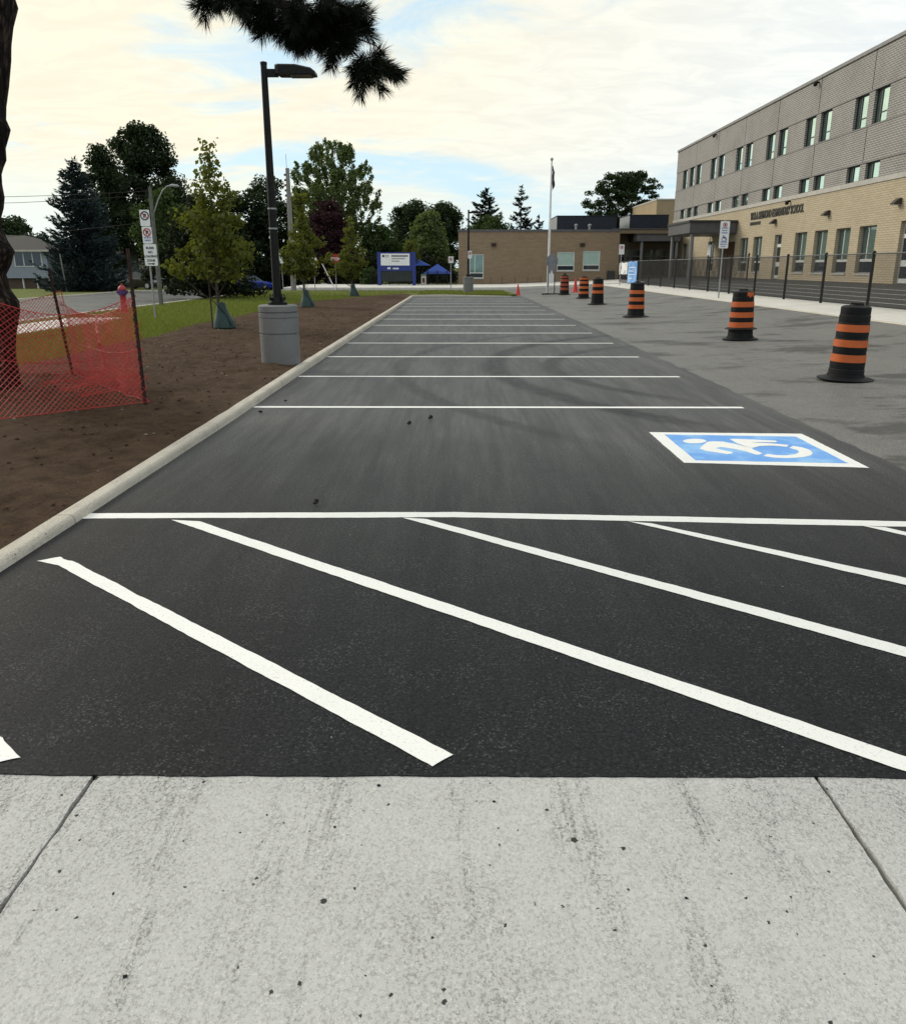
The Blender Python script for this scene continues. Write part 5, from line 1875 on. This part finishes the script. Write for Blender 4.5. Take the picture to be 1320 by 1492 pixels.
def deciduous(name, label, x, y, zb, H, rad, mat, seed, base=.18, shape='round', clumps=120, per=120, leaf=.24, cr=.75, trunk=.2, group=None, spray=0., bark=None, lobes=.25, shell=.45, asp=.62, flat=.8, cat='tree', thin=0.):
    rg = np.random.default_rng(seed)
    t = thing(name, (x, y, zb), label, cat, group)
    prof = PROF[shape]
    z0 = H * base
    ph = rg.random(6) * 6.28
    cs = []
    tries = 0
    while len(cs) < clumps and tries < clumps * 40:
        tries += 1
        tt = rg.random()
        a = rg.random() * 6.28
        rr_ = prof(tt)
        if rg.random() > rr_ + .12:
            continue
        rr_ *= 1 + lobes * (.6 * math.sin(2 * a + ph[0] + 5 * tt) + .5 * math.sin(3 * a + ph[1] - 7 * tt) + .5 * math.sin(5 * a + ph[2] + 11 * tt))
        f = (shell + (1 - shell) * rg.random()) if rg.random() < .8 else rg.random()
        cs.append((x + rad * rr_ * f * math.cos(a), y + rad * rr_ * f * math.sin(a), zb + z0 + (H - z0) * tt))
    cs = np.array(cs)
    # trunk and limbs
    m = MB()
    top = zb + H * (.93 if shape in ('young', 'cone', 'egg') else .7)
    nseg = 7
    ax = [Vector((x + (rg.random() - .5) * trunk * 1.2 * (i / nseg), y + (rg.random() - .5) * trunk * 1.2 * (i / nseg), zb - .1 + (top - zb) * i / nseg)) for i in range(nseg + 1)]
    m.tube(ax, [trunk * (1.35 if i == 0 else 1 - .9 * i / nseg) for i in range(nseg + 1)], 9)
    for c in cs[:: max(1, len(cs) // 42)]:
        c = Vector(c)
        hz = zb + max(H * base * .55, (c.z - zb) - (Vector((c.x - x, c.y - y, 0)).length) * (.9 if not spray else 1.6))
        f = max(0, min(.98, (hz - zb) / (top - zb)))
        s_ = ax[int(f * nseg)].lerp(ax[min(nseg, int(f * nseg) + 1)], f * nseg - int(f * nseg))
        mid = s_.lerp(c, .5) + Vector((0, 0, (-.05 if not spray else .0) * (c - s_).length))
        branchy(m, [s_, mid, c], trunk * .28 * (1 - .6 * f), trunk * .05, 5)
    m.build('trunk', bark or M_BARK, t, smooth=True)
    if spray:
        L = []
        for c in cs:
            d = np.array([c[0] - x, c[1] - y, (H * .55)]); d /= np.linalg.norm(d)
            s_ = rg.random(per) ** .8 * spray
            w = .18 * (1 - .6 * s_ / spray)
            L.append(c + d * s_[:, None] + rg.normal(size=(per, 3)) * w[:, None])
        P = np.concatenate(L)
    else:
        g = rg.normal(size=(len(cs), per, 3))
        g /= np.linalg.norm(g, axis=2)[:, :, None]
        rad_c = cr * (.6 + .8 * rg.random((len(cs), 1, 1)))
        P = cs[:, None, :] + g * (rg.random((len(cs), per, 1)) ** .45) * rad_c * np.array([1, 1, flat])
        P = P.reshape(-1, 3)
    P = P[P[:, 2] > zb + .12]
    if thin:
        hf = (P[:, 2] - zb - z0) / (H - z0)
        P = P[rg.random(len(P)) > thin * np.clip((hf - .38) * 3.2, 0, 1)]
    V, Fc = leaf_quads(P, leaf, rg, asp=asp)
    npmesh('crown', V, Fc, mat, t)
    return t


def conifer(name, label, x, y, zb, H, rad, mat, seed, base=.03, step=.34, nb=11, leaf=.26, droop=.25, group=None, gap=0., trunk=.16, power=.85):
    rg = np.random.default_rng(seed)
    t = thing(name, (x, y, zb), label, 'tree', group)
    m = MB()
    m.tube([(x, y, zb - .1), (x, y, zb + H * .5), (x, y, zb + H)], [trunk, trunk * .55, .015], 8)
    P, D = [], []
    z = H * base
    while z < H * .985:
        f = z / H
        R_ = rad * ((1 - f) ** power) * (.82 + .36 * rg.random())
        for i in range(max(4, int(nb * (1 - .5 * f)))):
            if rg.random() < gap:
                continue
            a = rg.random() * 6.28
            L = R_ * (.7 + .45 * rg.random()) + .10
            zz = z + rg.normal() * step * .25
            n = max(5, int(L / leaf * 7))
            s_ = rg.random(n) ** .7
            curve = -droop * L * np.sin(s_ * 2.2) + .22 * L * s_ ** 2.5
            d = np.array([math.cos(a), math.sin(a)])
            side = rg.normal(size=n) * .17 * L * (1.05 - s_)
            px_ = x + d[0] * L * s_ - d[1] * side
            py_ = y + d[1] * L * s_ + d[0] * side
            pz_ = zb + zz + curve + rg.normal(size=n) * .05 - np.abs(side) * .35
            P.append(np.stack([px_, py_, pz_], 1))
            D.append(np.stack([np.full(n, d[0]) - d[1] * side * 1.5, np.full(n, d[1]) + d[0] * side * 1.5, -.35 + .7 * s_], 1))
            if i % 3 == 0:
                branchy(m, [(x, y, zb + zz), (x + d[0] * L * .5, y + d[1] * L * .5, zb + zz - droop * L * .7), (x + d[0] * L * .9, y + d[1] * L * .9, zb + zz - droop * L * .6)], .03 * (1.2 - f), .008, 4)
        z += step * (.55 + .45 * (1 - f))
    k = max(8, int(14))
    m.build('trunk', M_BARK, t, smooth=True)
    P, D = np.concatenate(P), np.concatenate(D)
    D += rg.normal(size=D.shape) * .35
    D /= np.linalg.norm(D, axis=1)[:, None]
    n = len(P)
    up = rg.normal(size=(n, 3)) * .45 + (0, 0, 1)
    S_ = np.cross(D, up); S_ /= np.linalg.norm(S_, axis=1)[:, None]
    N_ = np.cross(S_, D)
    l = (leaf * (.7 + .6 * rg.random(n)))[:, None]
    w = l * .34
    V = np.stack([P - D * l * .4, P + S_ * w * .5 - N_ * w * .25, P + D * l * .6, P - S_ * w * .5 - N_ * w * .25], 1).reshape(-1, 3)
    npmesh('crown', V, np.arange(4 * n).reshape(-1, 4), mat, t)
    return t


L_DARK = leafmat('dark_maple_leaf', (.010, .020, .008), (.030, .048, .018), .16)
L_OAK = leafmat('oak_leaf', (.014, .026, .010), (.034, .056, .020), .2)
L_MID = leafmat('mid_green_leaf', (.024, .045, .014), (.060, .095, .028), .28)
L_SILV = leafmat('silver_maple_leaf', (.058, .092, .036), (.135, .175, .068), .36)
L_YOUNG = leafmat('young_maple_leaf', (.058, .076, .014), (.125, .138, .027), .42)
L_PURP = leafmat('purple_plum_leaf', (.016, .006, .010), (.042, .012, .020), .2)
L_BUSH = leafmat('dark_bush_leaf', (.008, .014, .006), (.022, .032, .012), .15)
L_SPR = leafmat('blue_spruce_needle', (.018, .032, .034), (.050, .074, .078), .05)
L_CON = leafmat('dark_conifer_needle', (.010, .018, .012), (.024, .038, .024), .05)


def spec(px, pbase, ptop, pl_, pr_, Y):
    X = PY(px, pbase, Y).x
    top = PY(px, ptop, Y).z
    rad = (PY(pr_, 388, Y).x - PY(pl_, 388, Y).x) / 2
    return X, top, rad


# blue spruce across the street
X, top, rad = spec(128, 420, 228, 74, 190, 60)
zb = ground_z(X, 60)
conifer('blue_spruce', 'large blue green spruce on the lawn across the street', X, 60, zb, top - zb, rad * 1.12, L_SPR, 11, step=.36, nb=22, leaf=.34, droop=.26, power=.70)
# dark maples behind it
X, top, rad = spec(165, 410, 216, 132, 205, 80); zb = ground_z(X, 80)
deciduous('maple_tree', 'dark maple rising just behind the blue spruce', X, 80, zb, top - zb, rad * 1.05, L_DARK, 21, shape='egg', clumps=150, per=130, leaf=.27, cr=.8, base=.15)
X, top, rad = spec(222, 410, 180, 176, 274, 88); zb = ground_z(X, 88)
deciduous('maple_tree', 'tallest dark maple with a knobbly top across the street', X, 88, zb, top - zb, rad * 1.0, L_DARK, 22, shape='round', clumps=190, per=150, leaf=.30, cr=.95, base=.20, lobes=.18)
X, top, rad = spec(265, 410, 262, 225, 300, 84); zb = ground_z(X, 84)
deciduous('maple_tree', 'lower dark tree filling the gap below the tall maple', X, 84, zb, top - zb, rad * 1.1, L_DARK, 23, shape='round', clumps=120, per=130, leaf=.28, cr=.9, base=.08)
X, top, rad = spec(25, 410, 320, -30, 62, 105); zb = ground_z(X, 105)
deciduous('round_tree', 'rounded dense tree behind the bungalow roof', X, 105, zb, top - zb, rad, L_OAK, 24, shape='round', clumps=150, per=130, leaf=.32, cr=.95, base=.02, lobes=.08)
# dense bush behind the first young tree
X, top, rad = spec(300, 436, 292, 232, 378, 41.5)
deciduous('evergreen_bush', 'dense dark bushy tree reaching the grass behind the first young tree', X, 41.5, .05, top - .05, rad * .98, L_BUSH, 25, shape='skirt', clumps=170, per=150, leaf=.16, cr=.5, base=.05, trunk=.12, lobes=.2)
X, top, rad = spec(250, 420, 285, 215, 300, 52)
deciduous('maple_tree', 'mid green tree with yellowish edge left of the first young tree', X, 52, .0, top, rad * .95, L_MID, 26, shape='round', clumps=80, per=110, leaf=.20, cr=.6, base=.25, trunk=.12)
X, top, rad = spec(390, 410, 264, 330, 432, 92)
deciduous('maple_tree', 'dark tree behind the black parking lamp pole', X, 92, -.8, top + .8, rad * 1.15, L_DARK, 27, shape='round', clumps=170, per=140, leaf=.3, cr=.95, base=.10)
X, top, rad = spec(360, 410, 330, 310, 410, 96)
deciduous('hedge_tree', 'low dark hedge tree behind the blue car', X, 96, -.8, top + .8, rad * 1.2, L_BUSH, 28, shape='round', clumps=110, per=120, leaf=.3, cr=.9, base=.0)
# upright silver maple, purple plum and their neighbours
X, top, rad = spec(492, 410, 203, 432, 556, 84)
deciduous('silver_maple', 'tall silver maple with upswept branches behind the purple plum', X, 84, .0, top - .7, rad * 1.02, L_SILV, 29, shape='round', clumps=520, per=70, leaf=.25, base=.10, spray=.75, shell=.35, lobes=.06, trunk=.26)
X, top, rad = spec(480, 415, 290, 440, 528, 74)
deciduous('purple_plum', 'dark purple leaved plum tree behind the stop sign', X, 74, .0, top, rad * .95, L_PURP, 30, shape='egg', clumps=130, per=120, leaf=.2, cr=.6, base=.12, trunk=.14)
X, top, rad = spec(495, 415, 365, 440, 556, 78)
deciduous('dark_hedge', 'dark hedge behind the corner signs', X, 78, -.05, top, rad, L_BUSH, 31, shape='round', clumps=130, per=120, leaf=.22, cr=.7, base=.0, trunk=.1, cat='hedge')
X, top, rad = spec(554, 410, 318, 528, 578, 82)
deciduous('maple_tree', 'mid green tree right of the silver maple', X, 82, 0, top, rad * 1.1, L_MID, 32, shape='egg', clumps=90, per=110, leaf=.24, cr=.7, base=.1)
for px, tp, l_, r_, Y, lab, sd_ in ((405, 372, 330, 470, 98, 'long dark hedge behind the utility pole and blue car', 61), (612, 372, 556, 672, 90, 'dark hedge behind the blue canopies', 62)):
    X, top, rad = spec(px, 415, tp, l_, r_, Y)
    deciduous('dark_hedge', lab, X, Y, -.8 if px < 500 else -.1, top + (.8 if px < 500 else .1), rad, L_BUSH, sd_, shape='skirt', clumps=230, per=100, leaf=.26, cr=.8, base=.0, trunk=.1, cat='hedge', lobes=.08)
# trees behind the blue sign
for px, tp, l_, r_, Y, mt, sh, lab, sd_ in ((603, 297, 566, 640, 112, L_OAK, 'round', 'dark spreading oak rising left of the tan wing', 33), (648, 299, 618, 676, 116, L_OAK, 'round', 'dark oak partly hidden by the tan wing corner', 34), (624, 313, 598, 650, 96, L_SILV, 'egg', 'paler oval tree in front of the two dark oaks', 35)):
    X, top, rad = spec(px, 410, tp, l_, r_, Y)
    deciduous('oak_tree' if mt is L_OAK else 'linden_tree', lab, X, Y, 0, top, rad * 1.02, mt, sd_, shape=sh, clumps=150, per=130, leaf=.30, cr=.95, base=.12)
X, top, rad = spec(594, 412, 352, 578, 612, 70)
deciduous('young_tree', 'small yellow green tree between the blue sign and the oval tree', X, 73, .05, top, rad * 1.05, L_YOUNG, 36, shape='egg', clumps=34, per=90, leaf=.17, cr=.4, base=.35, trunk=.06, bark=M_YBARK)
X, top, rad = spec(540, 416, 392, 528, 553, 70)
deciduous('shrub', 'small green shrub left of the blue school sign', X, 69.5, .05, top, rad, L_MID, 37, shape='round', clumps=24, per=80, leaf=.16, cr=.35, base=.0, trunk=.04, cat='shrub')
# conifers and trees behind the tan wing
X, top, rad = spec(706, 400, 273, 676, 737, 108)
conifer('pine_conifer', 'broad dark conifer behind the tan wing roof', X, 108, 0, top, rad * 1.5, L_CON, 38, base=.2, step=.5, nb=13, leaf=.5, droop=.05, power=.7)
X, top, rad = spec(757, 400, 270, 733, 783, 112)
conifer('spruce_tree', 'pointed spruce with layered branches behind the tan wing roof', X, 112, 0, top, rad * 1.9, L_CON, 39, base=.15, step=.55, nb=11, leaf=.5, droop=.18, gap=.12, power=.9)
X, top, rad = spec(783, 400, 313, 772, 796, 116)
conifer('spruce_tree', 'small spruce tip beside the flagpole behind the roof', X, 116, 0, top, rad * 2.4, L_CON, 40, base=.2, step=.5, nb=9, leaf=.45, droop=.18, power=.9)
X, top, rad = spec(715, 400, 319, 672, 748, 100)
deciduous('round_tree', 'low rounded green tree just above the tan wing roof', X, 100, 0, top, rad, L_MID, 41, shape='round', clumps=90, per=120, leaf=.28, cr=.8, base=.2)
X, top, rad = spec(905, 400, 251, 849, 962, 104)
deciduous('locust_tree', 'wide spreading tree with gaps above the navy roof screen', X, 104, .5, top - .5, rad * .96, L_OAK, 42, shape='umbrella', clumps=340, per=66, leaf=.27, cr=.55, base=.34, lobes=.10, shell=.25, flat=.5, trunk=.3)

# young staked maples with watering bags
M_BAG = pm('green_watering_bag', (.018, .055, .050), (.012, .038, .036), 5, .55, .4, 18)


def watering_bag(t, x, y, z, s):
    m = MB()
    rs = []
    for f, r in ((0, .23), (.06, .27), (.25, .25), (.5, .18), (.75, .13), (1, .10)):
        rs.append([(x + .05 * s * (1 - f) + s * r * math.cos(a) * (1 + .06 * math.sin(3 * a + f * 5)), y + s * r * .9 * math.sin(a) * (1 + .06 * math.sin(4 * a + f * 3)), z + .62 * s * f + .02 * math.sin(5 * a) * f) for a in [j * math.pi / 10 for j in range(20)]])
    m.rings(rs)
    m.build('watering_bag', M_BAG, t, smooth=True)
    MB().tube([(x - .10 * s, y - .12 * s, z + .60 * s), (x + .17 * s, y - .17 * s, z + .33 * s), (x + .26 * s, y - .14 * s, z + .08)], .010, 5).build('bag_strap', M_BLACK, t)


yt = [(321, 478, 187, 262, 388, 20.4, 'first', 'tallest young maple with green watering bag beside the banded lamp base', 120, 52, 1.0, .6),
      (444, 447, 278, 402, 468, 31.2, 'second', 'young yellow green maple with watering bag just past the lamp', 95, 60, 1.0, 1),
      (513, 431, 320, 484, 540, 42.8, 'third', 'smallest young maple with watering bag near the end of the soil strip', 70, 60, .95, 1)]
for px, pb, pt, l_, r_, Y, nm, lab, nc, per, bs, _ in yt:
    X, top, rad = spec(px, pb, pt, l_, r_, Y)
    t = deciduous('young_maple', lab, X, Y, LAWN, top - LAWN, rad * (.84 if nm == 'first' else .92), L_YOUNG, 50 + px, shape='young', base=.27, clumps=int(nc * 1.15), per=int(per * .66), leaf=.115, cr=.24, trunk=.042, bark=M_YBARK, group='young staked maples', lobes=.35, shell=.25, asp=.7, thin=.76 if nm == 'first' else .25)
    watering_bag(t, X + .06, Y, LAWN - .01, bs)
    if nm == 'first':
        q = Vector((X - .08, Y - .35, LAWN - .05))
        MB().tube([q, q + Vector((.0, 0, 1.35))], .018, 6).build('stake', M_TPOST, t)
        MB().tube([q + Vector((0, 0, 1.15)), Vector((X, Y, LAWN + 1.15))], .008, 5).build('tie', M_BLACK, t)

# ------------------------------------------------------------------ big pine at the left edge with its overhanging limb
k = Mat('pine_bark')
vec = k.coord((1, 1, .28))
v1 = k.voro(17, vec)
n1 = k.noise(8, 7, .7, vec)
cb = k.mix(k.ramp(v1, .1, .5), (.075, .052, .040), (.012, .009, .008))
cb = k.mix(k.ramp(n1, .5, .75, 0, .7), cb, (.10, .07, .055))
k.color(cb); k.rough(.95); k.spec(.1)
k.bump(k.math('SUBTRACT', n1, k.math('MULTIPLY', v1, 1.2)), 1.0, .06)
M_PBARK = k.m
L_PINE = leafmat('pine_needle', (.004, .0065, .0035), (.011, .016, .007), .03)
PB = Vector((-5.62, 10.0, .08))
pine = thing('pine_tree', PB, 'large pine with flaky trunk and a limb hanging over the lot', 'tree')
# right hand outline of the trunk read off the photograph at its distance
SH = -13
outl = [(600, 20), (570, 20), (540, 20), (510, 21), (480, 25), (455, 29), (440, 28), (420, 16), (400, 12), (385, 17), (365, 22), (350, 14), (330, 7), (315, 8), (300, 12), (285, 13), (265, 9), (250, 8), (230, 13), (212, 12), (195, 16), (185, 18), (170, 13), (150, 12), (120, 15), (80, 18), (60, 19), (30, 22), (0, 26)]
rs = []
for i, (py, px) in enumerate(outl):
    p = PY(px + SH + (px - 15) * .35, py, PB.y - .02)
    rc = .47 + .16 * math.exp(-(p.z - .1) / .35) + .012 * (p.z - 2)
    cx_ = -5.62 - .06 * p.z
    cen = (p.x - rc)
    cen = .35 * cen + .65 * cx_
    rad_r = p.x - cen
    ring = []
    for j in range(40):
        a = 2 * math.pi * j / 40
        w = max(0, math.cos(a)) ** 1.5
        r_ = rc * (1 - w) + rad_r * w
        r_ += .030 * noise.noise(Vector((math.cos(a) * 3, math.sin(a) * 3, p.z * 1.6))) + .022 * noise.noise(Vector((math.cos(a) * 9, math.sin(a) * 9, p.z * 5)))
        ring.append((cen + r_ * math.cos(a), PB.y + r_ * math.sin(a), p.z if i else PB.z - .2))
    rs.append(ring)
zt = rs[-1][0][2]
lc = sum(p[0] for p in rs[-1]) / 40
lr = rs[-1][0][0] - lc
for j2 in range(1, 7):
    f = j2 / 6
    z = zt + 5.2 * f
    rr_ = (lr * (1 - f) + .16 * f) * (1 + .05 * math.sin(7 * f))
    rs.append([(lc + (-6.08 - lc) * min(1, f * 1.6) + rr_ * math.cos(2 * math.pi * j / 40), PB.y + rr_ * math.sin(2 * math.pi * j / 40), z) for j in range(40)])
MB().rings(rs).build('trunk', M_PBARK, pine, smooth='all')


def needle_tuft(c, d, L, nn, nl, rg, out):
    """bottle brush of needles round a twig from c along d"""
    d = np.array(d) / np.linalg.norm(d)
    s_ = rg.random(nn) ** .75
    base = np.array(c) + d * (L * s_)[:, None]
    rnd = rg.normal(size=(nn, 3))
    rnd -= (rnd @ d)[:, None] * d
    rnd /= np.linalg.norm(rnd, axis=1)[:, None]
    sp = .75 + .8 * s_ + rg.normal(size=nn) * .3
    dirn = rnd + d * sp[:, None]
    dirn[:, 2] -= .12
    dirn /= np.linalg.norm(dirn, axis=1)[:, None]
    l = nl * (.65 + .5 * rg.random(nn))
    tip = base + dirn * l[:, None]
    side = np.cross(dirn, rg.normal(size=(nn, 3)))
    side /= np.linalg.norm(side, axis=1)[:, None]
    w = .0017
    mid = (base + tip) / 2
    out.append(np.stack([base - side * w, mid - side * w * 1.2, tip, mid + side * w * 1.2], 1))


rg = np.random.default_rng(77)
needles = []
wood = MB()
YB = 7.4


def Q(px, py, dy=0.):
    return PY(px, py, YB + dy)


root = Vector((-5.75, 9.8, 4.9))
main = [root, Vector((-4.3, 8.9, 4.75)), Q(330, -40, .3), Q(400, 0, .1), Q(455, 25), Q(500, 48, -.1)]
branchy(wood, main, .075, .022, 8)
tw = [  # twig path, then tufts grow at and along it
    ([Q(500, 48, -.1), Q(528, 58, -.1), Q(548, 66), Q(560, 77)], .007),
    ([Q(498, 50, -.1), Q(512, 72), Q(524, 84), Q(540, 96)], .010),
    ([Q(470, 35), Q(478, 58), Q(490, 72)], .010),
    ([Q(440, 20), Q(438, 45), Q(434, 66)], .010),
    ([Q(420, 8), Q(400, 25), Q(388, 34)], .009),
    ([Q(330, -40, .3), Q(318, -12, .2), Q(305, 5, .2)], .010),
    ([Q(365, -20, .2), Q(350, -2, .2), Q(345, 6, .1)], .009),
    ([Q(480, 38, -.1), Q(505, 30), Q(520, 25)], .009),
    ([Q(510, 72), Q(505, 86), Q(500, 90)], .006),
]
for pts, r in tw:
    branchy(wood, pts, r, r * .55, 6)
tufts = [  # px, py of the tuft foot, direction on the picture, length, needles
    (533, 86, 16, 34, .26, 480), (540, 90, 38, 6, .24, 440), (526, 84, -10, 36, .22, 420), (545, 94, 24, 20, .2, 380), (530, 90, 2, 32, .24, 420), (538, 84, 26, -8, .14, 220), (534, 82, -18, 16, .12, 240),
    (500, 45, 22, -10, .20, 320), (515, 45, 18, -14, .16, 240), (520, 40, 16, 6, .16, 240), (505, 55, 10, 14, .16, 200),
    (490, 62, 2, 24, .17, 300), (484, 60, -12, 18, .16, 260), (495, 66, 10, 16, .12, 200),
    (438, 36, -4, 20, .14, 520), (430, 38, -10, 18, .14, 420), (446, 40, 6, 20, .13, 420), (455, 30, 4, 24, .16, 420), (425, 24, -12, 22, .16, 420), (462, 36, 10, 18, .13, 300), (442, 18, 0, 24, .16, 420), (432, 48, -3, 14, .10, 360), (445, 50, 3, 16, .10, 380), (456, 46, 5, 16, .10, 340), (420, 40, -6, 12, .10, 300), (500, 60, 2, 16, .10, 260), (470, 34, 8, 16, .14, 360), (460, 22, 18, 10, .18, 420), (486, 28, 10, 14, .16, 420), (500, 38, 8, 14, .14, 360), (475, 10, 14, 14, .2, 420), (412, 10, 6, 20, .18, 420), (380, 4, 6, 16, .16, 380), (395, 6, -6, 18, .16, 380), (365, -2, -8, 14, .16, 380),
    (440, 10, -20, 16, .24, 460), (450, 15, 6, 26, .24, 520), (470, 20, 12, 22, .24, 460), (480, 22, 26, 4, .24, 420), (490, 35, 20, 14, .2, 360), (460, 0, 22, 12, .24, 420), (420, -8, 14, 20, .26, 420), (430, 5, -8, 30, .24, 460),
    (405, 15, -14, 22, .18, 300), (395, 22, -10, 18, .16, 280), (385, 28, -14, 12, .12, 200), (410, 2, -22, 16, .2, 320), (400, -8, -16, 18, .2, 300),
    (375, -6, -12, 18, .2, 300), (360, -10, -8, 22, .18, 280), (350, -6, 2, 18, .18, 260), (335, -10, 10, 20, .16, 240), (345, -12, -14, 16, .18, 240),
    (312, -8, -14, 14, .16, 280), (306, -4, -4, 18, .14, 260), (316, -10, 6, 18, .14, 220), (326, -14, -6, 14, .16, 220),
    (505, 20, 14, -6, .18, 260), (515, 22, 20, 2, .14, 220), (470, -5, 20, 2, .22, 320), (495, 8, 18, 6, .2, 300),
]
for px, py, dx, dy_, L, nn in tufts:
    for rep in range(2):
        d_ = rng.normal() * .10
        c = Q(px + rng.normal() * 3, py + rng.normal() * 3, d_)
        e_ = Q(px + dx + rng.normal() * 5, py + dy_ + rng.normal() * 5, d_ + rng.normal() * .18)
        d = (e_ - c)
        branchy(wood, [c, c + d.normalized() * L * .85], .0055, .003, 5)
        needle_tuft(c, d, L, int(nn * .85), .13, rg, needles)
# limbs and tufts of the crown above the picture
for i in range(38):
    a = rng.random() * 6.28
    z = 5.6 + 4.2 * rng.random()
    L = (2.6 - .2 * (z - 5)) * (.6 + .5 * rng.random())
    s_ = Vector((-6.08, 10.0, z))
    e_ = s_ + Vector((math.cos(a) * L, math.sin(a) * L, .5 * rng.random()))
    branchy(wood, [s_, s_.lerp(e_, .5) + Vector((0, 0, -.1)), e_], .05, .015, 6)
    for j in range(20):
        f = .35 + .65 * rng.random()
        c = s_.lerp(e_, f) + Vector(rng.normal(size=3) * .22)
        dd = (e_ - s_).normalized() + Vector(rng.normal(size=3) * .6)
        needle_tuft(c, dd, .22, 150, .13, rg, needles)
wood.build('limbs', M_PBARK, pine, smooth=True)
NV = np.concatenate(needles).reshape(-1, 3)
npmesh('needles', NV, np.arange(len(NV)).reshape(-1, 4), L_PINE, pine)
